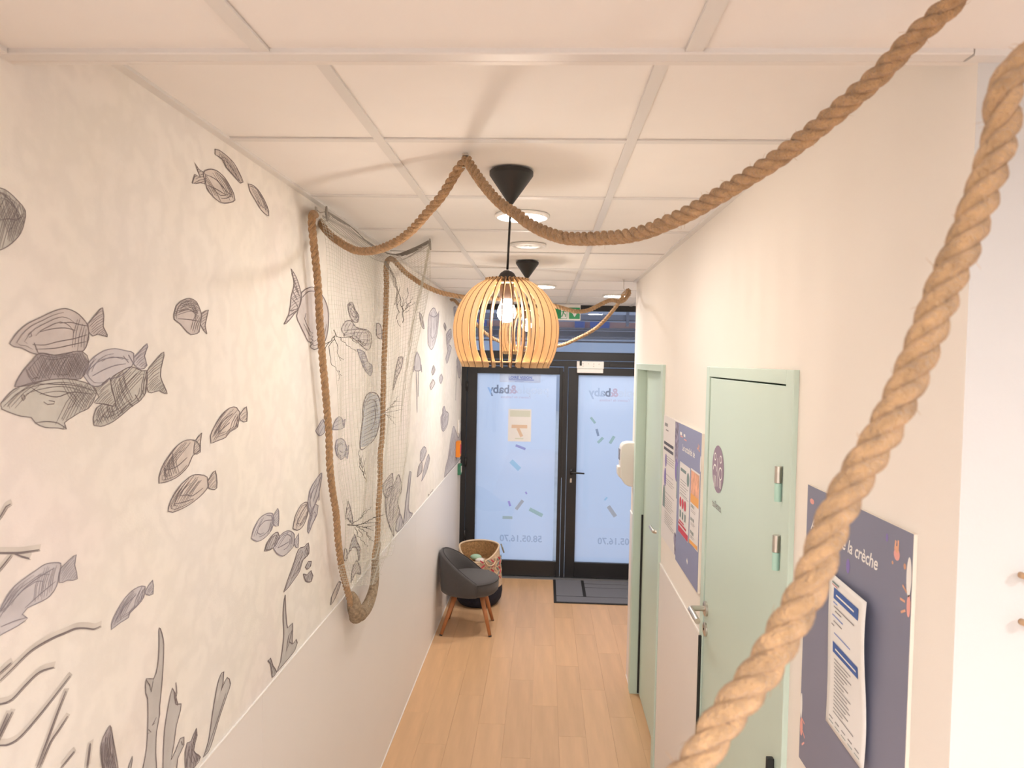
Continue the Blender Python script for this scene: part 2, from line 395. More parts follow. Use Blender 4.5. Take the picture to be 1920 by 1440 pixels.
# ---- glazed entrance
def door_leaf(name, label, x0, x1, left):
    r = thing(name, label, 'door', (x0, D, 0), kind='structure')
    y0, y1 = D-.055, D-.003
    gx0, gx1, gz0, gz1 = x0+.094, x1-.035 if left else x1-.094, .158, 1.95
    MB().box(x0, gx0, y0, y1, .014, 2.02).build('stile', M['black'], r, bevel=.003)
    MB().box(gx1, x1, y0, y1, .014, 2.02).build('stile', M['black'], r, bevel=.003)
    MB().box(gx0, gx1, y0, y1, .014, gz0).build('bottom_rail', M['black'], r, bevel=.003)
    MB().box(gx0, gx1, y0, y1, gz1, 2.02).build('top_rail', M['black'], r, bevel=.003)
    MB().box(gx0, gx1, D-.032, D-.026, gz0, gz1).build('glass_pane', M['glass'], r)
    fx1 = gx1-.030 if left else gx1
    MB().add([(gx0,D-.022,gz0),(fx1,D-.022,gz0),(fx1,D-.022,gz1),(gx0,D-.022,gz1)], [(0,1,2,3)]).build('frosted_film', M['film'], r)
    return r
LX0, LX1, RX0, RX1 = .055, .970, 1.018, 1.938
door_l = door_leaf('door_1', 'black framed glass door with frosted film beside mural wall', LX0, LX1, True)
door_r = door_leaf('door_2', 'black framed frosted glass door with black lever handle', RX0, RX1, False)
YF = D-.0235
F2 = lambda u, v: (u, YF, v)
def film_text(par, name, s, size, x_right, z, mats, bold=0, split=None):
    # lettering is applied to the outside, so it reads mirrored from indoors
    v, f = text2d(s, size, bold=bold)
    mb = MB(); mb.add([(x_right-a, YF, z+b) for a, b in v], f)
    if split:
        xm = max(a for a, b in v)
        for k, fc in enumerate(f):
            cx = sum(v[i][0] for i in fc)/len(fc)/xm
            for mi, lim in enumerate(split):
                if cx < lim: mb.m[k] = mi; break
    return mb.build(name, mats, par)
def film_rect(par, u0, u1, v0, v1, m_, ang=0, name='vinyl_strip'):
    mb = MB(); rect(mb, F2, u0, u1, v0, v1, 0, ang); mb.build(name, ST[m_], par)
film_text(door_l, 'lettering', 'people&baby', .112, .835, 1.762, [ST['white'], ST['pink'], ST['dark'], ST['lblue']], .003, (.51,.64,.93,2))
film_text(door_l, 'small_lettering', "l'univers de l'enfance", .034, .66, 1.715, [ST['pink']])
film_text(door_l, 'phone_number', '58.05.16.70', .088, .80, .335, [ST['grey']], .002)
film_text(door_r, 'lettering', 'people&baby', .112, 1.80, 1.752, [ST['white'], ST['pink'], ST['dark'], ST['grey']], .003, (.52,.64,.75,2))
film_text(door_r, 'small_lettering', "l'univers de l'enfance", .034, 1.60, 1.705, [ST['pink']])
film_text(door_r, 'phone_number', '58.05.16.70', .088, 1.74, .335, [ST['grey']], .002)
film_rect(door_l, .362, .752, 1.868, 1.948, 'cream', name='sticker')
mb = MB(); put_text(mb, 'LOIRE VISION', .0345, lambda a, b: (.447+a, YF-.0006, 1.903+b), bold=.0015, space=1.08); rect(mb, lambda u, v: (u, YF-.0006, v), .447, .690, 1.888, 1.896)
rect(mb, lambda u, v: (u, YF-.0006, v), .505, .595, 1.874, 1.877); mb.build('sticker_lettering', ST['blue'], door_l)
for a in [(.525,.625,1.235,1.258,'purple',-.35),(.47,.585,1.05,1.095,'cyan',-.75),(.625,.65,.80,.815,'magenta',-1.1),(.452,.505,.690,.71,'magenta',-1.25),
          (.52,.63,.675,.705,'tan',.95),(.665,.805,.605,.640,'green',-.45),(.415,.51,.55,.578,'olive',0)]: film_rect(door_l, *a[:4], a[4], a[5])
for a in [(1.225,1.295,1.51,1.532,'green',-.9),(1.27,1.34,1.395,1.416,'slate',-1.3),(1.30,1.37,1.32,1.345,'green',.8),(1.405,1.485,1.325,1.352,'green',1.05),
          (1.40,1.52,.635,.672,'tan',-.95),(1.38,1.42,.765,.78,'cyan',.9)]: film_rect(door_r, *a[:4], a[4], a[5])
ns = tag(MB().box(.452,.672,D-.0345,D-.0335,1.303,1.613).build('notice_sheet', [M['paper']]), 'white notice sheet with tan bands taped inside left glass door', 'notice')
mb = MB(); g = lambda u, v: (u, D-.0349, v)
rect(mb, g, .468,.662,1.54,1.60,0); rect(mb, g, .485,.635,1.43,1.462,1); rect(mb, g, .55,.58,1.345,1.435,1,.45); rect(mb, g, .52,.60,1.325,1.335,0)
mb.build('notice_print', [mat('pale_green_print',(.66,.69,.60),.7), mat('tan_print',(.74,.56,.42),.7)], ns)
# lever handle, keyhole
hb = MB().lathe([(.0,0),(.022,0),(.022,.008),(.0,.008)], 16)
hd = MB(); hd.obox((1.062,D-.06,1.03), (.014,0,0),(0,.005,0),(0,0,.026)); hd.tube([(1.062,D-.06,1.028),(1.062,D-.105,1.028),(1.075,D-.112,1.028),(1.185,D-.112,1.022)], [.009,.009,.009,.0075], 10)
hd.build('lever_handle', M['blackp'], door_r, smooth=True)
MB().box(1.052,1.07,D-.060,D-.055,.925,.965).build('keyhole_plate', M['steel'], door_r, bevel=.004)
for z in (.35, 1.05, 1.78): MB().lathe([(0,0),(.011,0),(.011,.09),(0,.09)], 12, (.0525, D-.062, z)).build('hinge', M['blackp'], door_l, smooth=True)
MB().box(.963,.978,D-.068,D-.055,.97,1.98).build('slide_bolt', M['blackp'], door_l, bevel=.002)
tr = thing('trim_6', 'black aluminium frame around the glass entrance doors', 'door frame', (0,D,0), kind='structure')
MB().box(0,.051,D-.06,D,0,H-.03).build('jamb', M['black'], tr, bevel=.003)
MB().box(RX1+.004,XV,D-.06,D,0,H-.03).build('jamb', M['black'], tr, bevel=.003)
MB().box(.974,1.014,D-.062,D-.001,.014,2.03).build('centre_stile', M['black'], tr, bevel=.003)
MB().box(.051,RX1+.004,D-.06,D,2.026,2.085).build('header_bar', M['black'], tr, bevel=.003)
MB().box(.051,RX1+.004,D-.075,D,2.088,2.157).build('header_bar', M['black'], tr, bevel=.003)
MB().box(.0,XV,D-.06,D,2.555,H+.03).build('head', M['black'], tr, bevel=.003)
MB().box(.08,.95,D-.078,D-.06,2.032,2.062).build('closer_rail', M['black'], tr, bevel=.002)
MB().box(1.40,1.90,D-.085,D-.06,2.03,2.06).build('closer_rail', M['black'], tr, bevel=.002)
wt = thing('window_1', 'clear glass strip above the black entrance doors', 'window', (.051,D,2.157), kind='structure')
MB().box(.051,RX1+.004,D-.034,D-.028,2.157,2.555).build('glass_pane', M['glass'], wt)
MB().box(.051,RX1+.004,D-.05,D-.012,2.157,2.168).build('glazing_bead', M['black'], wt)
tag(MB().box(.0,XV,D-.11,D-.0005,0,.005).build('trim_7', M['sill']), 'grey metal threshold strip under the entrance doors', 'trim', kind='structure')
MB().box(.0,XV,D-.012,D-.002,.0,.012).build('threshold_edge', M['rail'], bpy.data.objects['trim_7'])
pl = thing('door_closer_plate', 'white metal bracket plate screwed above the right glass door', 'door closer', (1.09,D-.075,1.97))
MB().box(1.092,1.345,D-.092,D-.0755,2.012,2.082).build('plate', M['plastic'], pl, bevel=.003)
MB().box(1.095,1.34,D-.098,D-.0755,1.972,2.010).build('cover', M['plastic'], pl, bevel=.004)
for i, x in enumerate((1.15,1.20,1.25,1.30,1.15,1.25)): MB().lathe([(0,0),(.005,0),(.005,.003),(0,.003)], 8, (0,0,0)).build('screw', M['steel'], pl, smooth=True).matrix_basis = Matrix.Translation((x, D-.092, 2.058-.024*(i>3))) @ Matrix.Rotation(math.pi/2, 4, 'X')
MB().box(1.118,1.138,D-.097,D-.092,2.04,2.092).build('catch', M['blackp'], pl)

# ---- outside, seen through the strip above the doors
og = tag(MB().box(-12,14,D+.12,34,-.2,-.03).build('pavement', mat('pavement_grey',(.36,.37,.39),.9,vary=.1,scale=2)), 'grey pavement outside the entrance', 'pavement', kind='structure')
M['beam'] = mat('dark_steel_beam', (.09,.09,.115), .6); M['pinkf'] = mat('salmon_fascia', (.95,.58,.52), .7); M['bluef'] = mat('blue_fascia', (.16,.26,.70), .6); M['greyf'] = mat('grey_cladding', (.30,.31,.37), .7); M['palef'] = mat('pale_facade', (.30,.34,.42), .7)
ca = thing('entrance_canopy', 'dark steel canopy with salmon and blue fascia outside', 'canopy', (1,14,0))
def zo(py, y): return 2.087+(676-py)*y/1348
Y1 = 13.0
for a, b, mm, dy in ((590,578,'greyf',0),(601,591,'beam',-.2),(615,602,'pinkf',.3),(618,614.5,'beam',0),(632,619,'greyf',.4),(634,631,'beam',0),(641,638,'beam',.2)):
    MB().box(-4, 6.5, Y1+dy, Y1+dy+.25, zo(a,Y1), zo(b,Y1)).build('beam' if mm=='beam' else 'fascia_panel', M[mm], ca)
MB().box(-6, 9, Y1+.9, Y1+1.0, zo(637,Y1+.9), zo(560,Y1+.9)).build('added_back_panel', M['greyf'], ca)  # backing added to block the bright sky between the beams
for x0, x1 in ((1.32,1.50),(1.60,1.95),(-.6,-.3)): MB().box(x0, x1, Y1+.2, Y1+.29, zo(615,Y1), zo(602,Y1)).build('blue_panel', M['bluef'], ca)
for x in (-3.0, 2.62, 5.4): MB().box(x, x+.09, Y1-.1, Y1+.1, -.03, zo(590,Y1)).build('post', M['beam'], ca)
for x in (.9, 2.2, 3.4): MB().box(x, x+.05, Y1-.25, Y1-.2, zo(612,Y1), zo(585,Y1)).build('hanger', M['beam'], ca)
fb = thing('opposite_building', 'pale building across the street behind the steel canopy', 'building', (0,30,0))
MB().box(-14,18,30,31,-.03,5.2).build('facade', M['palef'], fb)
for i in range(7): MB().box(-8+i*3.2,-6.4+i*3.2,29.94,30,1.2,2.3).build('window', M['greyf'], fb)

# ---- mint doors in the right wall
def mint_door(name, label, y0, y1, leafx, ymargin_near, ymargin_far, fr):
    r = thing(name, label, 'door', (W, y0, 0), kind='structure')
    a, b = y0+ymargin_near, y1-ymargin_far
    MB().box(fr, W+.13, y0, a, 0, 2.075).build('jamb', M['mint'], r, bevel=.002)
    MB().box(fr, W+.13, b, y1, 0, 2.075).build('jamb', M['mint'], r, bevel=.002)
    MB().box(fr, W+.13, a, b, 2.040, 2.075).build('lintel', M['mint'], r, bevel=.002)
    MB().box(leafx, leafx+.04, a+.004, b-.005, .006, 2.0355).build('leaf', M['mint'], r, bevel=.0015)
    MB().box(leafx+.03, leafx+.05, a-.004, b+.004, .0, 2.044).build('gap_shade_backing', M['gap'], r)  # dark sheet standing in for the shade in the gap round the leaf
    return r
d3 = mint_door('door_3', 'mint green door with round purple toilet sign', 1.683, 2.578, W-.008, .053, .045, W-.013)
d4 = mint_door('door_4', 'mint green door in a deep frame near the glass entrance', 3.525, 4.56, W+.045, .065, .075, W-.013)
XS = W-.0088
G3 = lambda u, v: (XS, u, v)       # u = world y, v = z on the leaf
mb = MB(); disc(mb, G3, 2.39, 1.738, .078, .078, 40); mb.build('sign_disc', M['signp'], d3)
mb = MB(); XS2 = XS-.0006; G4 = lambda u, v: (XS2, u, v)
for yy, dress in ((2.428, 0), (2.352, 1)):
    disc(mb, G4, yy, 1.775, .0135, .0135, 20, hole=.66)
    if dress: disc(mb, G4, yy, 1.728, .023, .022, 20, hole=.78)
    else: disc(mb, G4, yy, 1.722, .027, .028, 18, hole=.8, a0=.25, a1=math.pi-.25)
    for dy in (-.009, .009): rect(mb, G4, yy+dy-.003, yy+dy+.003, 1.675+(.005 if dress else 0), 1.712-(.006 if dress else 0))
rect(mb, G4, 2.3885, 2.3925, 1.68, 1.775)
mb.build('sign_figures', M['wprint'], d3)
mb = MB(); put_text(mb, 'toilettes', .036, lambda a, b: (XS2, 2.452-a, 1.605+b)); mb.build('lettering', M['ink'], d3)
def hinge(z0, z1, z2):
    hx, hy = W-.018, 1.752
    MB().lathe([(0,0),(.009,0),(.009,z0-z1),(0,z0-z1)], 14, (hx, hy, z1)).build('hinge', M['steel'], d3, smooth=True, auto=.6)
    MB().lathe([(0,0),(.0085,0),(.0085,z1-z2-.001),(0,z1-z2-.001)], 14, (hx, hy, z2)).build('hinge_cover', M['mintplastic'], d3, smooth=True, auto=.6)
hinge(1.842,1.802,1.757); hinge(1.675,1.634,1.590); hinge(.30,.26,.215)
def lever(par, x, y, z, s=1.0):
    rx = Matrix.Rotation(-math.pi/2, 4, 'Y')
    ro = MB().lathe([(0,0),(.026,0),(.026,.007),(.022,.009),(0,.009)], 24).build('rose', M['steel'], par, auto=.5)
    ro.matrix_basis = Matrix.Translation((x, y, z)) @ rx
    MB().tube([(x-.005,y,z),(x-.048,y,z),(x-.055,y-.004,z),(x-.057,y-.012,z),(x-.057,y-.125*s,z-.001)], .0095, 14).build('lever_handle', M['steel'], par, auto=.7)
    ro = MB().lathe([(0,0),(.024,0),(.024,.006),(.020,.008),(0,.008)], 24).build('lock_rose', M['steel'], par, auto=.5)
    ro.matrix_basis = Matrix.Translation((x, y, z-.072)) @ rx
    k = MB().box(-.004,.004,-.002,.002,0,.0095).build('keyhole', M['gap'], par); k.matrix_basis = Matrix.Translation((x, y, z-.072)) @ rx
lever(d3, W-.008, 2.495, 1.236)
MB().box(W-.023,W-.0135,2.535,2.545,.01,1.125).build('finger_guard', M['gap'], d3, bevel=.002)
MB().box(W-.030,W-.0135,1.728,1.742,.01,1.137).build('finger_guard', M['gap'], d3, bevel=.002)
MB().box(W+.033,W+.046,4.474,4.483,.01,1.137).build('finger_guard', M['gap'], d4, bevel=.002)
lv = MB().tube([(W+.045,3.70,1.215),(W+.0,3.70,1.215),(W-.008,3.706,1.215),(W-.010,3.715,1.215),(W-.010,3.82,1.214)], .009, 12).build('pull_handle', M['steel'], d4, auto=.7)

# ================================================================== MURAL (flat print on the wall)
PRINTS=[["fish_print",[[967,2296],[990,2313],[1015,2320],[1031,2318],[1050,2309],[1065,2298],[1063,2281],[1055,2262],[1038,2245],[1023,2235],[1015,2231],[985,2229],[966,2248]],[],0,[[70,9,0,1],[110,9,0.0,0.45]],[[[1015,2274],[1031,2279],[1047,2280],[1060,2289]],[[1015,2313],[1031,2308],[1047,2296],[1048,2282]]]],
["fish_print",[[1647,2476],[1631,2499],[1657,2515],[1697,2523],[1740,2518],[1770,2505],[1793,2491],[1801,2476],[1771,2463],[1727,2453],[1684,2457],[1651,2468]],[[1644,2478],[1618,2475],[1581,2464],[1593,2487],[1618,2487],[1590,2513],[1612,2503],[1644,2500]],1,[[-50,8,0.55,1],[-50,8,0,0.3]],[[[1647,2500],[1698,2501],[1755,2486],[1782,2485]],[[1651,2477],[1698,2479],[1748,2477]]]],
["fish_print",[[1691,2571],[1711,2575],[1754,2573],[1792,2567],[1824,2552],[1849,2533],[1832,2526],[1785,2536],[1747,2545],[1725,2559],[1691,2559]],[],1,[[-60,7,0.25,1]],[[[1747,2561],[1793,2547],[1828,2530]]]],
["fish_print",[[1882,2536],[1903,2539],[1942,2537],[1991,2518],[2022,2495],[2023,2480],[1972,2485],[1928,2504],[1893,2520]],[],1,[[-60,7,0.2,1]],[]],
["fish_print",[[1503,2168],[1514,2188],[1542,2202],[1571,2208],[1602,2203],[1621,2184],[1628,2173],[1621,2154],[1615,2135],[1578,2128],[1560,2133],[1531,2149],[1505,2158]],[[1628,2179],[1660,2189],[1651,2168],[1644,2152],[1653,2132],[1621,2154]],2,[[20,7,0.6,1],[-25,8,0.62,1],[70,8,0,0.3]],[[[1525,2176],[1560,2183],[1609,2177]],[[1519,2160],[1560,2161],[1615,2160]],[[1509,2175],[1515,2173],[1511,2169]]]],
["fish_print",[[1041,2031],[1045,2039],[1059,2055],[1079,2071],[1094,2082],[1128,2079],[1198,2086],[1216,2069],[1209,2053],[1194,2039],[1153,2040],[1112,2039],[1068,2032]],[],3,[[60,9,0,0.75],[120,9,0,0.8]],[[[1079,2042],[1088,2044],[1094,2042]]]],
["fish_print",[[1031,2095],[1043,2109],[1065,2125],[1097,2138],[1125,2149],[1154,2156],[1181,2152],[1198,2144],[1212,2133],[1216,2122],[1216,2108],[1209,2094],[1202,2087],[1174,2085],[1154,2080],[1128,2079],[1103,2082],[1088,2080],[1071,2084],[1054,2090],[1040,2091]],[[1214,2133],[1238,2153],[1255,2165],[1259,2150],[1257,2131],[1269,2117],[1269,2113],[1242,2117],[1227,2113],[1216,2120]],2,[[80,16,0,0.22]],[[[1079,2095],[1106,2095],[1137,2101],[1177,2107],[1212,2115]],[[1085,2088],[1128,2090],[1167,2096],[1209,2103]],[[1094,2115],[1122,2121],[1154,2124],[1181,2121]],[[1141,2131],[1167,2134],[1195,2131],[1214,2130]],[[1069,2110],[1075,2114],[1077,2108],[1071,2106]],[[1082,2098],[1091,2082]]]],
["fish_print",[[1013,2007],[1026,2018],[1040,2027],[1068,2034],[1112,2039],[1153,2040],[1194,2035],[1223,2027],[1238,2017],[1231,2001],[1216,1987],[1194,1982],[1173,1975],[1153,1967],[1158,1956],[1137,1960],[1106,1964],[1085,1973],[1076,1982],[1053,1986],[1029,1994],[1016,1999]],[[1227,2024],[1254,2026],[1277,2039],[1283,2017],[1296,1987],[1261,1992],[1231,1996],[1246,2005]],0,[[55,10,0.0,0.3],[125,10,0,0.32],[40,12,0.78,0.97]],[[[1056,2018],[1060,2018],[1063,2013],[1059,2009],[1056,2013],[1056,2018]],[[1103,2005],[1112,2000],[1127,2000],[1129,2004],[1115,2006]],[[1073,2030],[1097,2019],[1134,2011],[1173,2017],[1227,2011]],[[1079,2034],[1128,2032],[1180,2028],[1231,2017]],[[1085,1973],[1109,1973],[1137,1968],[1157,1957]]]],
["fish_print",[[1201,2046],[1212,2062],[1231,2076],[1261,2088],[1293,2092],[1323,2089],[1354,2084],[1354,2066],[1332,2051],[1302,2039],[1277,2037],[1254,2026],[1223,2027]],[[1354,2076],[1381,2092],[1400,2104],[1403,2098],[1391,2079],[1400,2060],[1377,2053],[1354,2063]],4,[[70,10,0.88,1]],[[[1212,2050],[1238,2066],[1269,2074],[1310,2076],[1336,2071]],[[1227,2043],[1261,2054],[1294,2061],[1327,2064]],[[1319,2079],[1336,2066]],[[1336,2081],[1354,2063]]]],
["fish_print",[[1231,1956],[1229,1968],[1238,1986],[1254,1992],[1294,1987],[1285,2017],[1281,2037],[1310,2049],[1345,2058],[1381,2050],[1400,2050],[1400,2023],[1396,2007],[1377,1992],[1345,1981],[1310,1966],[1281,1956],[1250,1952]],[[1396,2045],[1415,2060],[1463,2088],[1458,2066],[1450,2038],[1477,2000],[1445,2008],[1405,2007]],0,[[50,9,0.35,0.95],[110,10,0.35,0.9],[80,9,0.0,0.12]],[[[1302,1967],[1336,1987],[1354,1983]],[[1336,1992],[1350,1981]],[[1358,2004],[1372,1990]],[[1382,2011],[1391,2000]],[[1239,1966],[1242,1962]]]],
["fish_print",[[1677,1872],[1674,1890],[1698,1913],[1733,1936],[1778,1950],[1817,1949],[1838,1935],[1834,1918],[1826,1898],[1779,1889],[1756,1878],[1719,1875]],[[1834,1925],[1879,1947],[1883,1907],[1842,1914]],1,[[50,8,0.5,1],[65,8,0.0,0.35]],[[[1684,1886],[1733,1917],[1794,1935]],[[1719,1895],[1778,1913]]]],
["fish_print",[[1446,1816],[1446,1828],[1459,1849],[1488,1870],[1521,1886],[1562,1893],[1605,1885],[1624,1864],[1587,1854],[1569,1835],[1528,1819],[1483,1814]],[[1599,1886],[1630,1902],[1624,1880],[1624,1858],[1593,1859]],1,[[50,8,0.55,1],[100,8,0.55,0.9]],[[[1467,1839],[1516,1840],[1562,1854]],[[1464,1845],[1472,1841],[1466,1838]]]],
["fish_print",[[1482,1750],[1486,1762],[1505,1781],[1528,1794],[1557,1804],[1587,1810],[1625,1805],[1658,1794],[1665,1773],[1638,1759],[1594,1749],[1551,1744],[1500,1744]],[[1661,1783],[1699,1803],[1708,1759],[1665,1767]],1,[[50,8,0.35,1]],[[[1528,1774],[1563,1770],[1587,1763],[1638,1772]],[[1505,1761],[1540,1757],[1594,1755]]]],
["fish_print",[[957,1661],[962,1691],[991,1701],[1011,1706],[1022,1718],[1038,1729],[1063,1736],[1084,1740],[1108,1744],[1143,1735],[1139,1719],[1133,1701],[1117,1689],[1092,1687],[1066,1687],[1055,1681],[1066,1671],[1046,1667],[1011,1666],[986,1663]],[[1143,1727],[1182,1739],[1178,1722],[1185,1696],[1159,1702],[1139,1704]],4,[[48,10,0.66,1],[75,11,0.05,0.32]],[[[1017,1698],[1044,1713],[1078,1725],[1127,1732]],[[1060,1689],[1095,1700],[1130,1709]],[[1011,1678],[1035,1677],[1063,1673]]]],
["fish_print",[[1282,1571],[1284,1584],[1298,1599],[1324,1615],[1355,1623],[1383,1621],[1395,1616],[1390,1596],[1369,1587],[1342,1581],[1337,1574],[1311,1574]],[[1395,1605],[1422,1621],[1424,1591],[1397,1600]],4,[[52,7,0.5,1],[68,7,0.0,0.3]],[[[1294,1582],[1324,1600],[1364,1610]]]],
["plant_print",[],[],9,[[1.0,1,0,0]],[[[982,1797],[1012,1788],[1038,1781],[1055,1777],[1093,1771]],[[1038,1780],[1052,1772],[1071,1763]],[[996,1758],[1012,1765],[1033,1779]],[[997,1834],[1012,1842],[1023,1854],[1032,1856]]]],
["plant_print",[],[],9,[[1.0,1,0,0]],[[[980,1593],[1011,1599],[1032,1605],[1074,1617],[1120,1618],[1152,1615],[1180,1612],[1208,1602],[1230,1592],[1250,1590]],[[980,1574],[1011,1563],[1032,1559],[1060,1568],[1092,1575],[1126,1568]],[[980,1517],[1010,1501],[1026,1494],[1051,1493],[1095,1507],[1142,1526],[1166,1536]],[[1085,1423],[1110,1457],[1135,1491],[1155,1515]],[[1091,1420],[1116,1448],[1135,1457],[1159,1470]],[[995,1509],[1010,1525],[1024,1542]],[[995,1501],[1010,1517],[1033,1540]],[[1142,1391],[1158,1395],[1176,1400]],[[1210,1351],[1215,1372],[1219,1391]],[[995,1610],[1011,1611],[1031,1616]]]],
["coral_print",[[1379,1232],[1399,1273],[1406,1327],[1405,1382],[1398,1397],[1400,1426],[1428,1413],[1443,1435],[1448,1475],[1448,1513],[1464,1483],[1466,1453],[1461,1398],[1451,1343],[1451,1326],[1439,1296],[1436,1255],[1436,1198]],[],5,[],[[[1400,1423],[1413,1406],[1418,1390],[1425,1409]],[[1403,1311],[1418,1306],[1408,1317]],[[1433,1318],[1423,1318],[1438,1327]]]],
["coral_print",[[1465,1186],[1465,1215],[1470,1279],[1486,1329],[1502,1359],[1514,1342],[1525,1313],[1540,1306],[1537,1292],[1520,1268],[1509,1229],[1498,1203],[1515,1211],[1538,1229],[1553,1224],[1553,1205],[1526,1190],[1515,1157]],[],5,[],[[[1508,1351],[1517,1317],[1526,1310]],[[1517,1365],[1521,1339],[1514,1321]],[[1541,1221],[1547,1209]]]],
["coral_print",[[1645,1126],[1672,1150],[1699,1225],[1727,1279],[1753,1285],[1749,1259],[1738,1243],[1772,1262],[1792,1236],[1773,1217],[1728,1177],[1686,1133],[1672,1125]],[],5,[],[[[1662,1130],[1728,1188],[1765,1224]]]],
["coral_print",[[1258,1309],[1250,1368],[1266,1387],[1278,1393],[1286,1368],[1303,1282]],[],3,[[88,8,0,1],[96,8,0,1]],[]],
["coral_print",[[1562,1129],[1559,1187],[1568,1203],[1586,1196],[1611,1214],[1615,1194],[1599,1167],[1632,1133],[1606,1126]],[],3,[[80,9,0,1],[100,9,0,0.6]],[]],
["coral_print",[[1329,1267],[1351,1294],[1351,1286],[1340,1260]],[],5,[[70,8,0,1]],[]],
["fish_print",[[2304,2289],[2358,2308],[2433,2318],[2528,2297],[2587,2258],[2597,2201],[2562,2142],[2493,2117],[2440,2107],[2395,2117],[2426,2130],[2375,2133],[2338,2156],[2290,2186],[2261,2211],[2288,2248]],[[2208,2354],[2252,2334],[2287,2303],[2305,2269],[2277,2236],[2233,2214],[2190,2192],[2151,2179],[2190,2211],[2205,2242],[2210,2269],[2236,2310]],6,[],[[[2210,2265],[2254,2250],[2277,2236]],[[2220,2289],[2265,2262]],[[2200,2223],[2277,2236]],[[2190,2207],[2255,2227]],[[2230,2309],[2287,2276]],[[2311,2274],[2370,2299],[2447,2307]],[[2213,2341],[2276,2286]]]],
["fish_print",[[2853,2292],[2879,2303],[2925,2305],[2964,2280],[3024,2258],[3006,2231],[2919,2232],[2863,2268]],[],6,[[60,14,0,1],[-40,16,0,1]],[]],
["fish_print",[[2762,2190],[2812,2221],[2901,2231],[2977,2209],[3120,2205],[3185,2203],[3254,2178],[3234,2133],[3167,2115],[3000,2149],[2904,2166],[2814,2168]],[],6,[[10,16,0,0.7],[70,18,0.4,1]],[]],
["fish_print",[[3001,2118],[3125,2104],[3192,2061],[3273,2044],[3241,1999],[3128,2034],[3064,2072]],[],4,[[20,16,0,1]],[]],
["fish_print",[[3346,2243],[3421,2241],[3462,2196],[3450,2172],[3349,2186]],[],6,[[30,14,0,0.5]],[]],
["fish_print",[[4826,2179],[4816,2277],[4857,2378],[5065,2439],[5242,2402],[5312,2434],[5254,2296],[5146,2204],[4986,2144]],[],4,[[93,34,0,1]],[[[4857,2378],[5072,2375],[5242,2402]]]],
["fish_print",[[4471,2369],[4570,2353],[4670,2275],[4553,2297]],[],7,[[100,16,0,1]],[]],
["squid_print",[[4415,2125],[4527,2080],[4562,2033],[4556,2006],[4341,2012],[4356,2079]],[],4,[],[[[4395,2004],[4425,1898],[4455,1743]],[[4476,2003],[4482,1842]],[[4319,2035],[4310,1998]],[[4575,2041],[4602,1993]]]],
["fish_print",[[2462,1825],[2502,1843],[2543,1859],[2573,1836],[2567,1810],[2503,1803]],[],4,[[60,13,0.3,1]],[]],
["fish_print",[[2664,1810],[2679,1831],[2742,1852],[2793,1836],[2812,1805],[2744,1802]],[[2794,1831],[2831,1836],[2821,1802],[2803,1816]],4,[[10,13,0.3,1]],[]],
["fish_print",[[3117,1825],[3106,1848],[3135,1894],[3222,1923],[3389,1903],[3458,1823],[3375,1718],[3212,1685],[3072,1691]],[],8,[[5,16,0,1]],[]],
["seahorse_print",[[3862,2085],[3979,2085],[3932,2025],[3806,1967],[3733,1912],[3773,1994]],[],6,[[40,16,0,1],[120,18,0,1]],[]],
["fish_print",[[5079,2033],[5167,2001],[5058,1964],[5001,1986]],[],7,[[60,22,0,1]],[]],
["fish_print",[[5477,1964],[5560,1929],[5453,1890],[5366,1934]],[],4,[[60,22,0,1]],[]],
["fish_print",[[5061,1933],[5160,1904],[4987,1863],[4941,1894]],[],6,[[60,22,0,1]],[]],
["fish_print",[[5523,1552],[5482,1631],[5578,1652],[5574,1690],[5674,1703],[5750,1659],[5922,1626],[5873,1539],[5628,1508]],[],4,[[80,24,0,1],[30,26,0.3,1]],[]],
["fish_print",[[5712,2276],[5852,2311],[6003,2328],[6050,2268],[5863,2222],[5904,2193],[6038,2175],[5881,2082],[5775,2042],[5700,2082],[5814,2141],[5756,2200]],[],4,[[60,26,0,1]],[]],
["fish_print",[[5597,2363],[5705,2334],[5673,2304],[5553,2337]],[],7,[[60,24,0,1]],[]],
["fish_print",[[6137,2521],[6304,2533],[6331,2460],[6188,2451]],[],4,[[60,26,0,1]],[]],
["jellyfish_print",[[6412,2061],[6524,2105],[6645,2038],[6775,1945],[6646,1902],[6518,1950]],[],4,[[85,22,0,1]],[[[6418,2017],[6398,1711]],[[6713,1900],[6856,1803]]]],
["fish_print",[[1919,1583],[1931,1604],[1973,1625],[2027,1628],[2073,1617],[2083,1597],[2065,1572],[2010,1561],[1957,1565]],[[2074,1607],[2112,1626],[2120,1615],[2118,1571],[2074,1588]],4,[[60,10,0.68,1],[60,10,0.0,0.16]],[[[1965,1599],[2009,1610],[2083,1597]]]],
["fish_print",[[2011,1523],[2028,1542],[2075,1555],[2114,1553],[2129,1535],[2104,1519],[2057,1515]],[],7,[[60,9,0,1]],[]],
["fish_print",[[2080,1514],[2104,1530],[2154,1540],[2207,1535],[2257,1511],[2258,1479],[2209,1468],[2156,1469],[2105,1492]],[[2263,1493],[2297,1505],[2293,1458],[2258,1479]],4,[[40,10,0.68,1],[90,11,0,0.2]],[[[2115,1505],[2155,1502],[2208,1500]]]],
["fish_print",[[2245,1533],[2261,1565],[2318,1593],[2379,1591],[2399,1564],[2368,1533],[2332,1517],[2285,1518]],[],1,[[55,11,0.4,1]],[[[2273,1535],[2319,1565],[2373,1582]],[[2308,1527],[2356,1549]]]],
["fish_print",[[2399,1560],[2389,1591],[2403,1622],[2454,1647],[2536,1666],[2523,1626],[2497,1587],[2457,1561],[2419,1535]],[],4,[[70,11,0.55,1]],[[[2510,1611],[2508,1572]],[[2443,1581],[2482,1616],[2522,1653]]]],
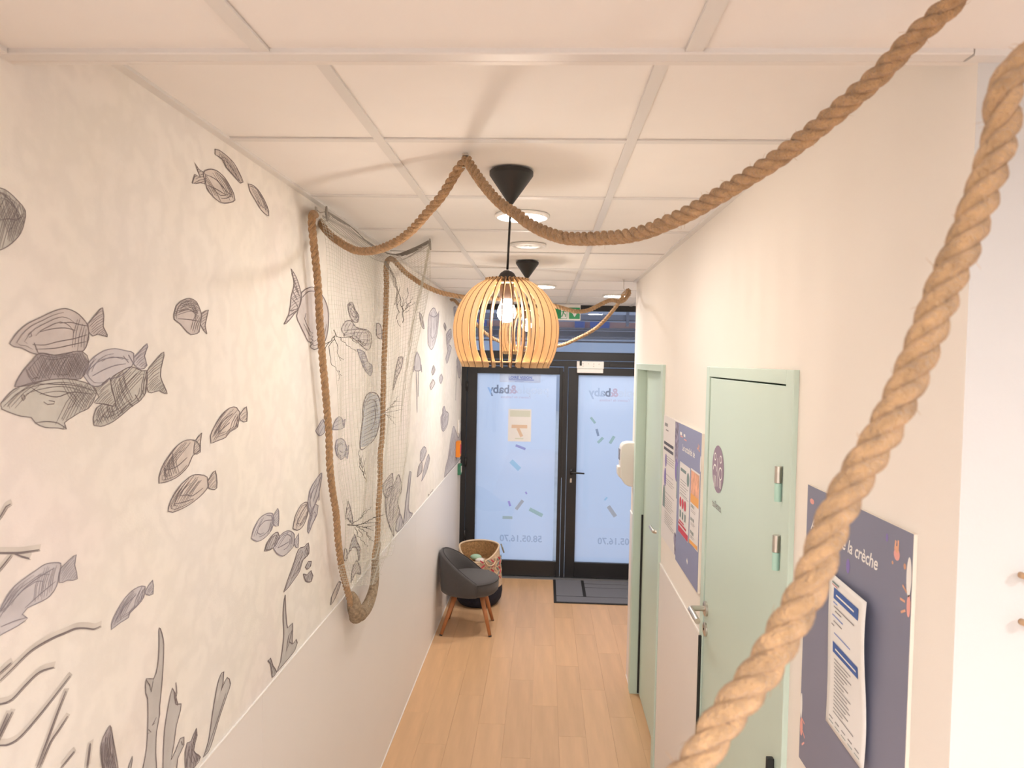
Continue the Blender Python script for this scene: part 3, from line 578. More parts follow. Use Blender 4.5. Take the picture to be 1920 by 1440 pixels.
["fish_print",[[2388,1491],[2394,1519],[2444,1563],[2498,1555],[2485,1525],[2433,1502],[2401,1480]],[],4,[[65,11,0,0.5]],[]],
["fish_print",[[2169,1353],[2211,1386],[2265,1425],[2299,1452],[2359,1445],[2396,1448],[2403,1408],[2347,1406],[2312,1376],[2266,1365],[2211,1355]],[],7,[[55,9,0.4,1],[70,10,0,0.5]],[]],
["fish_print",[[2367,1374],[2398,1384],[2430,1375],[2424,1360],[2386,1360]],[],7,[[60,9,0,1]],[]],
["fish_print",[[2349,1356],[2386,1341],[2425,1344],[2449,1318],[2432,1304],[2374,1324]],[],7,[[80,9,0,1]],[]],
["fish_print",[[2698,1737],[2713,1763],[2779,1763],[2832,1745],[2860,1707],[2834,1686],[2783,1680],[2724,1705]],[[2842,1709],[2886,1724],[2870,1671],[2834,1686]],4,[[20,12,0.6,1]],[[[2748,1721],[2799,1705],[2842,1704]],[[2732,1709],[2782,1693]]]],
["coral_print",[[4067,1125],[4130,1247],[4238,1409],[4278,1395],[4209,1188],[4342,1125],[3898,1125],[3860,1180],[3956,1213]],[],4,[[80,16,0,1]],[]],
["coral_print",[[3801,1125],[3643,1248],[3580,1356],[3633,1408],[3782,1408],[3907,1440],[3998,1342],[3884,1296],[3956,1213],[3797,1181]],[],6,[[20,18,0,1],[80,20,0,1]],[]],
["coral_print",[[3519,1453],[3747,1472],[3737,1390],[3607,1369],[3535,1414]],[],6,[[0,14,0,1],[60,14,0,1]],[]],
["fish_print",[[4602,1480],[4741,1495],[4834,1450],[4702,1406],[4598,1425]],[],4,[[60,20,0,1]],[]],
["fish_print",[[4490,1331],[4542,1393],[4665,1399],[4670,1342]],[],7,[[60,20,0,1]],[]],
["fish_print",[[4657,1276],[4754,1354],[4924,1422],[4981,1380],[4857,1313]],[],4,[[70,20,0,1]],[]],
["coral_print",[[5744,1125],[5805,1197],[5982,1263],[6048,1348],[6157,1430],[6274,1488],[6456,1421],[6649,1345],[6838,1383],[6888,1177],[6739,1125],[6082,1125]],[],4,[[80,24,0,1],[50,26,0.2,0.8]],[]],
["coral_print",[[2113,1125],[2148,1145],[2158,1168],[2172,1219],[2165,1287],[2180,1340],[2186,1291],[2204,1227],[2248,1226],[2249,1158],[2283,1160],[2295,1143],[2273,1128],[2206,1125]],[],5,[],[[[2195,1156],[2215,1199],[2243,1204],[2216,1171],[2195,1156]],[[2249,1158],[2216,1179]]]],
["coral_print",[[2079,1125],[2064,1173],[2043,1191],[2063,1190],[2083,1158],[2114,1125]],[],5,[[80,8,0,1]],[]],
["coral_print",[[2665,1142],[2672,1168],[2768,1199],[2796,1188],[2753,1160],[2689,1143]],[],1,[[65,13,0,0.5]],[]],
["coral_print",[[2834,1268],[2850,1313],[2897,1271],[2879,1250]],[],6,[[80,14,0,1]],[]],
["coral_print",[[2906,1273],[2960,1321],[2998,1332],[3040,1285],[3093,1244],[3075,1195],[3041,1258],[2962,1284]],[],7,[[30,14,0,1]],[]],
["coral_print",[[2949,1138],[2966,1184],[3023,1210],[3086,1170],[3110,1125],[3026,1156]],[],6,[[30,14,0,1]],[]],
["coral_print",[[2854,1427],[2887,1495],[2916,1469],[2956,1415],[2967,1381],[2881,1426]],[],6,[[60,14,0,1]],[]],
["coral_print",[[4927,1125],[4951,1136],[4990,1125]],[],7,[],[[[5033,1125],[5075,1135]],[[5100,1125],[5154,1134]]]]]
ROPE_NEAR=[[800,-2500,20500],[2500,-500,18000],[5000,2200,16600],[7000,3800,16900],[8705,4823,17804],[9029,4934,18068],[9134,4970,18238],[9327,5037,18473],[9541,5110,18716],[9696,5163,18966],[9853,5217,19219],[9955,5253,19484],[10071,5292,19766],[10232,5348,20046],[10496,5439,20455],[10756,5528,21006],[10983,5606,21571],[11116,5652,21837],[11267,5704,22268],[11414,5755,22704],[11531,5795,23177],[12850,6250,24200],[13000,6300,24650],[12850,6550,24400],[12339,7414,25060],[12109,7801,24685],[11894,8164,24470],[11653,8570,24166],[11314,9141,23859],[10912,9819,23566],[10476,10554,23338],[9963,11418,23121],[9350,12451,23027],[8394,14062,23231],[7781,15096,23574],[7245,15998,24070],[6898,16584,24390],[6521,17219,24849],[6193,17772,25325],[5944,18191,25748],[5841,18365,25915],[5732,18498,25843],[5586,18661,25735],[5304,18975,25413],[5018,19295,25119],[4659,19695,24863],[4241,20161,24562],[3761,20697,24305],[3187,21337,24169],[2572,22022,24123],[1913,22757,24225],[1256,23490,24519],[552,24275,24978],[63,24820,25435],[-221,25137,25752],[350,23054,25414],[350,22958,25089],[350,23161,24542],[350,23519,23621],[350,23775,22641],[350,23947,21759],[350,24310,20517],[350,24785,19021],[350,25036,18097],[350,25220,16856],[350,25527,16054],[350,26030,15053],[350,26314,14069],[350,26735,13025],[350,27358,12074],[350,28087,11137],[350,28596,10461]]
ROPE_FAR=[[450,29060,10255],[450,30304,10161],[450,31332,10526],[450,31697,11136],[450,31759,11844],[450,32239,12448],[450,32402,13269],[450,32459,14119],[450,32714,15232],[450,32649,16353],[450,33033,17199],[450,33063,18539],[450,33102,19728],[450,33160,20596],[450,33303,21913],[450,33468,23987],[450,33341,24940],[450,33655,25378],[517,34272,25540],[702,34889,25344],[925,35506,25060],[1214,36124,24844],[1599,36741,24593],[2084,37358,24388],[2729,37975,24232],[3798,38593,24134],[5190,39210,24151],[6918,39827,24142],[8431,40445,23890],[9016,41062,23776],[9649,41679,23695],[10325,42296,23788],[11014,42914,24147],[11657,43531,24491],[12031,44148,24580],[12451,44765,24540],[12840,45383,24762],[13166,46000,25189],[13116,46200,25409],[12933,46959,25239],[12746,47719,24852],[12447,48478,24341],[11852,49237,23589],[11194,49997,22993],[10064,50756,22369],[8929,51516,21914],[7055,52275,21700],[5070,53034,21990],[3617,53794,22657],[2522,54553,23635],[1689,55312,24562],[1094,56072,25061],[656,56831,25449],[300,57590,25548]]
NET_TOP=[[500,23325,25366],[600,25442,25180],[700,28054,25009],[800,31138,25015],[1300,33817,25537],[2814,31304,25850]]
NET_TOP_UPPER=[[500,24001,25677],[500,26323,25721],[500,29677,25582],[700,33416,25621],[1796,32887,25850],[2836,30739,25850]]
NET_LEFT=[[600,23012,25306],[600,22857,23373],[600,23380,20986],[600,24051,18459],[600,24625,16167],[600,25484,14070],[600,26537,12176]]
NET_RIGHT=[[2814,31304,25850],[1800,36172,24912],[1500,35490,22459],[1100,35616,19001],[900,35275,15299],[800,33810,12446],[700,30865,10921]]
TWIGS=[[[[700,24335,21752],[700,24456,21569],[700,24039,21389],[700,23500,21254]],[[700,24456,21569],[700,25047,21524],[700,26312,21542],[700,27351,21480],[700,28474,21413]],[[700,25506,21561],[700,26134,21850]],[[700,26396,21544],[700,27160,21754]],[[700,24456,21569],[700,24612,21278],[700,24918,20986],[700,25081,20686]],[[700,24897,21541],[700,25996,21264],[700,27371,21058]],[[700,24386,21524],[700,23908,21181],[700,23850,20893],[700,24210,20562],[700,24869,20344],[700,24957,19999]],[[700,24869,20344],[700,25408,20161]],[[700,23766,21341],[700,23440,21091]],[[700,26650,21506],[700,27358,21339]],[[700,24998,20858],[700,25462,20729]],[[700,27715,21466],[700,28289,21263]]],[[[1100,34123,22524],[1100,34222,23006],[1100,33528,23480],[1100,33226,24124]],[[1100,34222,23006],[1100,35586,23482],[1100,36750,23969]],[[1100,34754,23203],[1100,37401,23737]],[[1100,34218,23059],[1100,34035,23732]],[[1100,32829,22609],[1100,33035,23235],[1100,33385,23675]],[[1100,33937,23251],[1100,34730,23524]],[[1100,35020,23384],[1100,36161,23694]],[[1100,33182,22938],[1100,32658,23308]],[[1100,34766,23042],[1100,35607,23208]],[[1100,32957,22566],[1100,33483,22283]],[[1100,35379,24287],[1100,35136,23719],[1100,34884,23320]]],[[[800,28659,15785],[800,28331,16151],[800,27712,16552],[800,27534,17218]],[[800,28331,16151],[800,28452,16792]],[[800,27862,16492],[800,27988,16970]],[[800,27710,16591],[800,27622,16905]],[[800,28173,16253],[800,27847,16798]]],[[[900,25616,14745],[900,26731,14471],[900,27801,14294],[900,29569,14115],[900,31578,13830]],[[900,26345,14644],[900,27379,14599],[900,29231,14670]],[[900,26731,14471],[900,28378,14018],[900,30899,13586]],[[900,26862,14407],[900,28389,13800],[900,29465,13166]],[[900,26734,14403],[900,27143,13963],[900,28714,13139]],[[900,28090,14086],[900,29598,13583]],[[900,27380,14564],[900,28339,14781]],[[900,27801,14294],[900,29422,13961],[900,30558,13683]],[[900,28389,13800],[900,29001,13321]],[[900,29569,14115],[900,30536,14055]],[[900,27264,14210],[900,27828,13759]]],[[[900,30632,18329],[900,31945,18488],[900,33582,18783],[900,34234,18978]],[[900,31945,18488],[900,33597,18555],[900,35682,18470]],[[900,31562,18386],[900,33613,18326],[900,35696,18276]],[[900,31565,18343],[900,32785,17985],[900,33656,17684]],[[900,31568,18300],[900,33634,18006]],[[900,33582,18783],[900,34944,18705]],[[900,32748,18565],[900,33798,18817]]]]

def pen(y): return min(max(y, .9)**2/1065, .013), max(y, .9)/1348     # brush: drawn broader the longer the wall runs
def ribbon(mb, P, wpx, x, mi, taper=True):
    Q = [P[0]]
    for p in P[1:]:
        if abs(p[0]-Q[-1][0])+abs(p[1]-Q[-1][1]) > 1e-5: Q.append(p)
    P = Q; k = len(P)
    if k < 2: return
    closed = abs(P[0][0]-P[-1][0])+abs(P[0][1]-P[-1][1]) < 1e-5; V = []
    for i in range(k):
        a, b = (P[k-2], P[1]) if closed and i in (0, k-1) else (P[max(i-1,0)], P[min(i+1,k-1)])
        ky, kz = pen(P[i][0]); dy, dz = (b[0]-a[0])/ky, (b[1]-a[1])/kz; L = math.hypot(dy, dz) or 1
        h = wpx/2*((.45+.55*math.sin(math.pi*(i+.5)/k)) if taper else 1)
        ny, nz = -dz/L*ky*h, dy/L*kz*h
        V += [(x, P[i][0]+ny, P[i][1]+nz), (x, P[i][0]-ny, P[i][1]-nz)]
    mb.add(V, [(2*i, 2*i+1, 2*i+3, 2*i+2) for i in range(k-1)], mi)
def stroke(mb, pts, wpx, x, mi, taper=True):
    P = [(p.y, p.z) for p in spline([Vector((0,u,v)) for u, v in pts], .008*max(1,pts[0][0]))] if len(pts) > 2 else pts
    ribbon(mb, P, wpx, x, mi, taper)
def hatch(mb, poly, ang, sp_px, lo, hi, wpx, x, mi):
    yc = sum(p[0] for p in poly)/len(poly); ky, kz = pen(yc)
    c, s_ = math.cos(ang), math.sin(ang)
    Q = [(u/ky, v/kz) for u, v in poly]               # work in brush units
    R = [(u*c+v*s_, -u*s_+v*c) for u, v in Q]
    y0, y1 = min(p[1] for p in R), max(p[1] for p in R); t = y0+(y1-y0)*lo+sp_px*.4; te = y0+(y1-y0)*hi
    while t < te:
        xs_ = []
        for i in range(len(R)):
            a, b = R[i], R[(i+1) % len(R)]
            if (a[1] <= t) != (b[1] <= t): xs_.append(a[0]+(b[0]-a[0])*(t-a[1])/(b[1]-a[1]))
        xs_.sort()
        for a, b in zip(xs_[::2], xs_[1::2]):
            L = b-a
            if L < sp_px*.6: continue
            a2, b2 = a+L*random.uniform(0,.2), b-L*random.uniform(0,.2); dt = random.uniform(-.35,.35)*sp_px
            P = [((p*c-q*s_)*ky, (p*s_+q*c)*kz) for p, q in ((a2,t),((a2+b2)/2,t+dt*.6+.04*L),(b2,t+dt))]
            ribbon(mb, P, wpx, x, mi)
        t += sp_px*random.uniform(.7,1.3)
for idx, (nm, body, tail, fi, hs, ex) in enumerate(PRINTS):
    x0 = .0004+(idx % 7)*.00006
    mb = MB()
    body = [(u/1000, v/1000) for u, v in body]; tail = [(u/1000, v/1000) for u, v in tail]; ex = [[(u/1000, v/1000) for u, v in e] for e in ex]
    if body:
        n = len(body)
        for sh in (tail, body):
            if not sh: continue
            mb.add([(x0, u, v) for u, v in sh], [tuple(range(len(sh)))], 0)
            x0 += .00004
        lay = x0+.0005; dl = .00003
        for sh in (tail, body):
            if not sh: continue
            stroke(mb, sh+[sh[0]], 1.7, lay, 1, False); lay += dl
        if tail: hatch(mb, tail, math.radians(40), 3.8, 0, 1, .9, lay, 1); lay += dl
        for a, sp, lo, hi in hs: hatch(mb, body, math.radians(a), min(sp, 13)*.46, lo, hi, 1.0, lay, 1); lay += dl
        for e in ex: stroke(mb, e, 1.8, lay, 1); lay += dl
        if nm == 'fish_print' and n > 6:
            cu = sum(p[0] for p in body)/n; cv = sum(p[1] for p in body)/n
            for q, k_ in enumerate((.86, .70, .52)):
                st_ = (idx*3+q*2) % n; L = [body[(st_+z) % n] for z in range(max(4, int(n*.45)))]
                stroke(mb, [(cu+(u-cu)*k_, cv+(v-cv)*k_) for u, v in L], 1.3, lay, 1); lay += dl
        mb.build(nm, [FILL[fi], LINE if fi != 4 else LINE2], wl)
    else:
        lay = x0
        for e in ex: stroke(mb, [(u+.003, v+.003) for u, v in e], 12, lay, 0, False); lay += .00003
        lay += .0003
        for e in ex:
            stroke(mb, e, 3.2, lay, 1); lay += .00003
            stroke(mb, [(u+.0026, v-.0024) for u, v in e], 1.4, lay, 1); lay += .00003
        mb.build(nm, [FILL[fi], LINE], wl)

# ================================================================== LAMPS
def pendant(label, x, y, drop, swing=(0,0), near=True):
    r = thing('pendant_lamp', label, 'lamp', (x, y, H), 'wooden slat pendant lamps', local=True)
    MB().lathe([(0,-.092),(.006,-.09),(.0605,-.012),(.0605,-.002),(0,-.001)], 40).build('canopy', M['blackp'], r, auto=.6)
    cx, cy = swing; zt = -drop           # top of the dome
    MB().tube([(0,0,-.088),(cx*.5,cy*.5,(zt-.088)/2),(cx,cy,zt+.002)], .0032, 8).build('cord', M['blackp'], r, smooth=True)
    c = (cx, cy, 0)
    MB().lathe([(0,zt),(.010,zt-.001),(.019,zt-.008),(.0255,zt-.019),(.0275,zt-.030),(0,zt-.030)], 28, c).build('socket_dome', mat('dark_grey_plastic',(.045,.04,.04),.5), r, auto=.8)
    zs = zt-.027                          # top of the shade
    MB().lathe([(.020,zs-.012),(.020,zs-.050),(.0165,zs-.054),(0,zs-.054)], 20, c).build('lamp_socket', mat('brown_socket',(.09,.055,.04),.5), r, auto=.8)
    zb = zs-.092
    MB().lathe([(0,zb-.026),(.010,zb-.024),(.018,zb-.0185),(.024,zb-.010),(.0258,zb),(.0242,zb+.012),(.0192,zb+.024),(.0155,zb+.034),(.0145,zb+.041),(0,zb+.041)], 24, c).build('bulb', M['bulb'], r, smooth=True)
    hgt = .236
    def rout(t):                          # outer profile, t = 0 top .. 1 bottom
        z = t*hgt; zc = .138
        return .1475*math.sqrt(max(0, 1-((z-zc)/(.151 if z < zc else .1776))**2))
    def rin(t):
        return max(.034, rout(t) - (.0155+.020*max(0,1-t/.22)**1.3+.016*max(0,(t-.80)/.2)**1.2))
    K = 18; n = 30
    prof = [(rout(i/K), zs-i/K*hgt) for i in range(K+1)]; inner = [(rin(i/K), zs-i/K*hgt) for i in range(K+1)]
    prof = [(prof[0][0]+.002, zs+.004)]+prof+[(prof[-1][0]-.001, zs-hgt-.006)]; inner = [(inner[0][0]+.004, zs+.004)]+inner+[(inner[-1][0]+.006, zs-hgt-.006)]
    mb = MB(); th = .0015; k = len(prof)
    for side in (-th, th):
        for (a, z) in prof: mb.v.append((a, side, z))
        for (a, z) in inner: mb.v.append((a, side, z))
    o = 2*k
    for i in range(k-1):
        mb.f += [(i,i+1,k+i+1,k+i), (o+i,o+k+i,o+k+i+1,o+i+1), (i,o+i,o+i+1,i+1), (k+i,k+i+1,o+k+i+1,o+k+i)]; mb.m += [0,0,1,1]
    mb.f += [(0,k,o+k,o), (k-1,o+k-1,o+2*k-1,2*k-1)]; mb.m += [1,1]
    me = mb.mesh('slat', [M['ply'], M['burnt']])
    for j in range(n):
        s_ = obj('slat', me, r); s_.location = (cx, cy, 0); s_.rotation_euler = (0, 0, 2*math.pi*(j+.35)/n)
    for z, ra, rb, nm in ((zs-.010,.022,.060,'top_ring'),(zs-hgt+.009,.085,.1235,'bottom_ring')):
        MB().lathe([(ra,z-.0016),(rb,z-.0016),(rb,z+.0016),(ra,z+.0016),(ra,z-.0016)], 48, c).build(nm, M['ply'], r)
    return r
pendant('larger looking wooden slat pendant lamp in the foreground, lit, under black ceiling cone', .690, 2.0, .272, (-.006, 0))
pendant('farther wooden slat pendant lamp seen through the front lamp', .688, 3.83, .222, (.004, 0))

def downlight(label, x, y, r_, z=H, lit=True, m_='down'):
    d = thing('ceiling_downlight', label, 'downlight', (x, y, z), 'round ceiling downlights', local=True)
    MB().lathe([(r_*.86,-.001),(r_*.88,-.008),(r_,-.006),(r_*1.02,.003),(r_*.86,.003)], 48).build('rim', M['rail'], d, smooth=True)
    if lit: MB().lathe([(0,-.004),(r_*.86,-.004),(r_*.86,0),(0,0)], 40).build('diffuser', M[m_], d)
    else:
        MB().lathe([(0,.002),(r_*.86,.0015),(r_*.86,.004),(0,.004)], 40).build('reflector', M['rail'], d)
        MB().lathe([(r_*.60,-.004),(r_*.66,-.007),(r_*.72,-.004),(r_*.72,.001),(r_*.60,.001)], 40).build('inner_ring', M['rail'], d, smooth=True)
        MB().lathe([(0,-.006),(r_*.25,-.004),(r_*.28,.002),(0,.002)], 24).build('lens', M['steel'], d, smooth=True)
downlight('lit round ceiling light right behind the front lamp cone', .700, 2.62, .098)
downlight('unlit round ceiling fitting with concentric rings between two lamps', .705, 3.28, .080, lit=False)
downlight('lit round ceiling light right of the second lamp cone', .762, 5.09, .098, H, True, 'downfar')
downlight('lit round ceiling light by the far rope hook', 1.335, 5.75, .098, H, True, 'downfar')
downlight('added unseen fill light on the near ceiling, left of camera', .688, -.87, .10, HL, True, 'roomfill')  # this and the next two: unseen lamps added to brighten the near end
downlight('added unseen fill light on the near ceiling, right of camera', 2.288, -.87, .10, HL, True, 'roomfill')
downlight('added unseen fill light at the back of the near ceiling', .688, -1.67, .10, HL, True, 'roomfill')

# ================================================================== ROPES
def rope(name, label, pts, dia, sm=6, pitch=2.45):
    path = smooth_path(spline([Vector(p)/10000 for p in pts], .004), sm)
    r = thing(name, label, 'rope', tuple(path[-1]), 'jute ropes')
    k = len(path); T = [(path[min(i+1,k-1)]-path[max(i-1,0)]).normalized() for i in range(k)]
    N = Vector((.3,.5,.8)); N = (N-T[0]*N.dot(T[0])).normalized(); fr = []
    L = 0.0
    for i in range(k):
        if i: L += (path[i]-path[i-1]).length
        N = (N-T[i]*N.dot(T[i])).normalized(); fr.append((N.copy(), T[i].cross(N), L))
    rs = dia*.256; ro = dia*.250
    rnd = random.Random(len(pts))
    for s in range(3):
        P = []; rad = []
        for i in range(k):
            a = 2*math.pi*(s/3 + fr[i][2]/(dia*pitch)); w = 1+.05*math.sin(fr[i][2]*61+s*2)+.03*math.sin(fr[i][2]*23+s)
            P.append(path[i]+(fr[i][0]*math.cos(a)+fr[i][1]*math.sin(a))*ro); rad.append(rs*w)
        st = MB().tube(P, rad, 9).build('strand', M['rope'], r, smooth=True)
    # loose jute fibres
    fz = MB()
    for q in range(k//3):
        i = rnd.randrange(2, k-2); a = rnd.uniform(0, 6.283); n = fr[i][0]*math.cos(a)+fr[i][1]*math.sin(a)
        p0 = path[i]+n*dia*.44; d = (n*rnd.uniform(.3,1)+T[i]*rnd.uniform(-1,1)).normalized(); l = dia*rnd.uniform(.12,.4)
        fz.tube([p0, p0+d*l*.6+n*l*.1, p0+d*l], [.00022,.00018,.0001], 3, cap=False)
    f = fz.build('fibres', M['rope'], r); f['kind'] = 'stuff'
    return r
rope('jute_rope', 'thick jute rope crossing the foreground, looped past lamp to mural wall', ROPE_NEAR, .0265)
rope('jute_rope', 'jute rope rising inside fishing net and swagged towards the exit sign', ROPE_FAR, .0262)
def hook(label, p, top):
    h = thing('rope_hook', label, 'hook', top)
    p, t = Vector(p), Vector(top)
    MB().tube([t, t+(p-t)*.4, p+Vector((0,0,.02)), p+Vector((.012,0,.008)), p+Vector((.008,0,-.012)), p+Vector((-.008,0,-.012))], .0018, 6).build('wire', M['steel'], h, smooth=True)
    a = (0,0,1) if abs(t.x) > .02 else (1,0,0)
    MB().obox(t, (.008,0,0) if a[2] else (.002,0,0), (0,.008,0), (0,0,.002) if a[2] else (0,0,.008)).build('base_plate', M['steel'], h)
hook('steel hook holding the rope peak beside front lamp cone', (.58,1.842,2.585), (.58,1.842,2.604))
hook('steel hook holding the rope at the top of mural wall', (.03,2.46,2.562), (.002,2.44,2.585))
hook('steel hook holding the rope at the net beside ceiling', (.045,3.63,2.575), (.0015,3.62,2.59))
hook('steel hook holding the far rope loop near the exit sign', (1.28,4.6,2.53), (1.28,4.6,2.604))
hook('steel hook holding the rope end high on the far mural wall', (.02,5.99,2.56), (.0015,5.99,2.575))

# ================================================================== FISHING NET
def lerp_list(L, t):
    L = [Vector(p)/10000 for p in L]; f = t*(len(L)-1); i = min(int(f), len(L)-2); f -= i
    p0, p1, p2, p3 = L[max(i-1,0)], L[i], L[i+1], L[min(i+2,len(L)-1)]
    return .5*((2*p1)+(p2-p0)*f+(2*p0-5*p1+4*p2-p3)*f*f+(3*p1-p0-3*p2+p3)*f**3)
net = thing('fishing_net', 'pale fishing net draped beside the rope on mural wall', 'net', (.07,3.0,1.0))
A0, A1 = lerp_list(NET_TOP, 0), lerp_list(NET_TOP, 1)
def surf(u, v):
    l, r_ = lerp_list(NET_LEFT, v), lerp_list(NET_RIGHT, v)
    p = l.lerp(r_, u) + (lerp_list(NET_TOP, u)-A0.lerp(A1, u))*(1-v)**2
    p.x += .012*math.sin(u*21+v*4)*min(1, v*5)*(1-.3*v) + .006*math.sin(v*19+u*9)
    p.y += .006*math.sin(v*27+u*5)
    p.x += .028*min(1, v*6)*(1 if v < .9 else 0); p.x = max(p.x, .008); p.z = min(p.z, H-.012); return p
def strand3(mb, P, r_): mb.tube(P, r_, 3, cap=False)
NU, NV = 40, 96
mb = MB()
G = [[surf(i/NU, j/NV) for j in range(NV+1)] for i in range(NU+1)]
for i in range(NU+1): strand3(mb, G[i], .0006)
for j in range(NV+1): strand3(mb, [G[i][j] for i in range(NU+1)], .0006)
mb.build('mesh_curtain', M['net'], net)['kind'] = 'stuff'
mb = MB()                                       # gathered upper edge: parallel cords over a folded band
for k in range(11):
    t = k/10
    P = [lerp_list(NET_TOP_UPPER, q/24).lerp(lerp_list(NET_TOP, q/24), t)+Vector((.004*math.sin(q*.7+k),0,-.004*t)) for q in range(25)]
    strand3(mb, P, .0010 if k in (0,10) else .0007)
mb.build('edge_cords', M['netdark'], net)['kind'] = 'stuff'
mb = MB()
for q in range(24):
    a, b = [], []
for k in range(3):
    P0 = [lerp_list(NET_TOP_UPPER, q/24)+Vector((0,0,.004-.007*k)) for q in range(25)]
    for q in range(24):
        if k == 0:
            a, b = P0[q], P0[q+1]; wv = .012+.006*math.sin(q*.8)
            mb.add([a, b, b+Vector((.012,0,-wv)), a+Vector((.012,0,-wv))], [(0,1,2,3)])
s_ = mb.build('folded_edge', M['netdark'], net); sm_ = s_.modifiers.new('thickness','SOLIDIFY'); sm_.thickness = .0015
for tt in (0.0, 1.0):
    p = lerp_list(NET_TOP, tt) if tt else lerp_list(NET_TOP_UPPER, 0)
    MB().tube([p+Vector((0,0,.02)), p, p+Vector((.004,.0,-.03))], [.003,.0055,.003], 8).build('gathered_corner', M['netdark'], net, smooth=True)
# bunched folds hanging from the outer corner and along the rope
mb = MB(); rr = random.Random(3)
for k in range(16):
    o = rr.uniform(-.012,.012); e = rr.uniform(.3,.62)
    strand3(mb, [lerp_list(NET_RIGHT, t*e)+Vector((rr.uniform(-.006,.006)-t*.02, o+rr.uniform(-.004,.004)-t*.02*k/16, 0)) for t in [q/10 for q in range(11)]], .0006)
mb.build('bunched_fold', M['net'], net)['kind'] = 'stuff'
mb = MB(); gm = [surf(.62, v/20*.55) for v in range(21)]
for k in range(12):
    strand3(mb, [p+Vector((rr.uniform(-.01,.01), rr.uniform(-.012,.012), 0)) for p in gm[:9]], .0006)
mb.build('bunched_fold', M['netdark'], net)['kind'] = 'stuff'
M['netb'] = mat('bundled_net', (.40,.30,.20), .95, vary=.35, scale=90, bump=.9, bscale=220)
R1e = Vector(ROPE_NEAR[-1])/10000
mb = MB(); base = [R1e+Vector(v) for v in ((-.002,-.03,.085),(.004,-.018,.055),(.008,-.008,.02),(.01,.008,-.012),(.008,.02,-.03))]
mb.tube(spline(base,.004), [.016+.013*math.sin(min(1,i/20)*1.9) for i in range(len(spline(base,.004)))], 14)
mb.build('rope_end_wrap', M['netb'], net, smooth=True)
mb = MB(); q0 = [Vector(p)/10000 for p in ROPE_FAR[:6]]; sp = spline(q0, .006)
mb.tube([p+Vector((.006,0,-.004)) for p in sp], [.030-.018*min(1,i/len(sp)) for i in range(len(sp))], 14)
mb.build('bottom_bundle', M['netb'], net, smooth=True)
mb = MB()
for k in range(30):
    i = rr.randrange(2, len(sp)-4); a = sp[i]+Vector((.02,rr.uniform(-.02,.02),0)); strand3(mb, [a, a+Vector((rr.uniform(-.01,.02), rr.uniform(-.03,.05), rr.uniform(-.03,.03)))], .0005)
mb.build('loose_ends', M['net'], net)['kind'] = 'stuff'
TL = ['dark forked dried branch hanging at the left of fishing net', 'dark dried seaweed sprig caught in the upper corner of net', 'small dried sprig hanging below the pale blue printed fish', 'dried sea fan branch spread near the bottom of net', 'pale thin dried branch caught at the right of net']
for lines, lb in zip(TWIGS, TL):
    t = thing('dried_branch', lb, 'branch', tuple(Vector(lines[0][0])/10000), 'dried branches in the net')
    for i, l in enumerate(lines):
        P = [Vector(p)/10000 for p in l]; P = spline(P, .015)
        P = [p+Vector((.004*math.sin(k*1.7+i), .003*math.sin(k*2.3+i*2), 0)) for k, p in enumerate(P)]; n = len(P)
        MB().tube(P, [(.0019 if i == 0 else .0013)*(1-.55*k/n) for k in range(n)], 5).build('twig', M['twig'] if lb[0] != 'p' else M['netdark'], t, smooth=True)

# ================================================================== CHAIR
ch = thing('tub_chair', 'small charcoal upholstered tub chair with splayed orange wooden legs', 'chair', (.235,5.49,0))
CX, CY = .252, 5.49
mb = MB()
def ring(rx, ry, z, n=36, cx=CX, cy=CY): return [(cx+rx*math.cos(2*math.pi*j/n), cy+ry*math.sin(2*math.pi*j/n), z) for j in range(n)]
def loft(mb, rings, mi=0):
    n = len(rings[0]); v = [p for r_ in rings for p in r_]
    f = [(i*n+j, i*n+(j+1)%n, (i+1)*n+(j+1)%n, (i+1)*n+j) for i in range(len(rings)-1) for j in range(n)]
    f += [tuple(range(n-1,-1,-1)), tuple((len(rings)-1)*n+j for j in range(n))]; mb.add(v, f, mi)
loft(mb, [ring(.17,.17,.292), ring(.198,.198,.298), ring(.216,.216,.318), ring(.220,.220,.36), ring(.219,.219,.392), ring(.213,.213,.402), ring(.20,.20,.408), ring(.15,.15,.416), ring(.07,.07,.420), ring(.01,.01,.421)])
mb.build('seat', M['felt'], ch, smooth=True)
MB().tube(ring(.2185,.2185,.394)+[ring(.2185,.2185,.394)[0]], .0032, 6).build('seat_piping', M['piping'], ch, smooth=True)
mb = MB(); NB = 30; cols = []
for i in range(NB+1):
    a = math.radians(180-108+216*i/NB); ph = abs(a-math.pi)/math.radians(108)
    top = .404+.208*max(0, math.cos(ph*math.pi/2))**1.05; th = .042*(1-.35*ph)
    ca, sa = math.cos(a), math.sin(a); ro = .232; lean = .012*(1-ph)
    sec = [(ro-.03,.296),(ro-.006,.305),(ro,.34),(ro+lean*.5,(.34+top)/2),(ro+lean-.002,top-.014),(ro+lean-th*.30,top-.001),(ro+lean-th*.72,top-.001),(ro+lean-th,top-.016),(ro-th,(.40+top)/2),(ro-th-.004,.398),(ro-th-.01,.33)]
    cols.append([(CX+r_*ca, CY+r_*sa, z) for r_, z in sec])
n = len(cols[0]); v = [p for c in cols for p in c]
f = [(i*n+j, i*n+(j+1)%n, (i+1)*n+(j+1)%n, (i+1)*n+j) for i in range(NB) for j in range(n)]+[tuple(range(n)), tuple(NB*n+j for j in range(n-1,-1,-1))]
mb.add(v, f); bk = mb.build('backrest', M['felt'], ch, smooth=True)
MB().tube([Vector(c[6])+Vector((0,0,.001)) for c in cols], .003, 6).build('backrest_piping', M['piping'], bk, smooth=True)
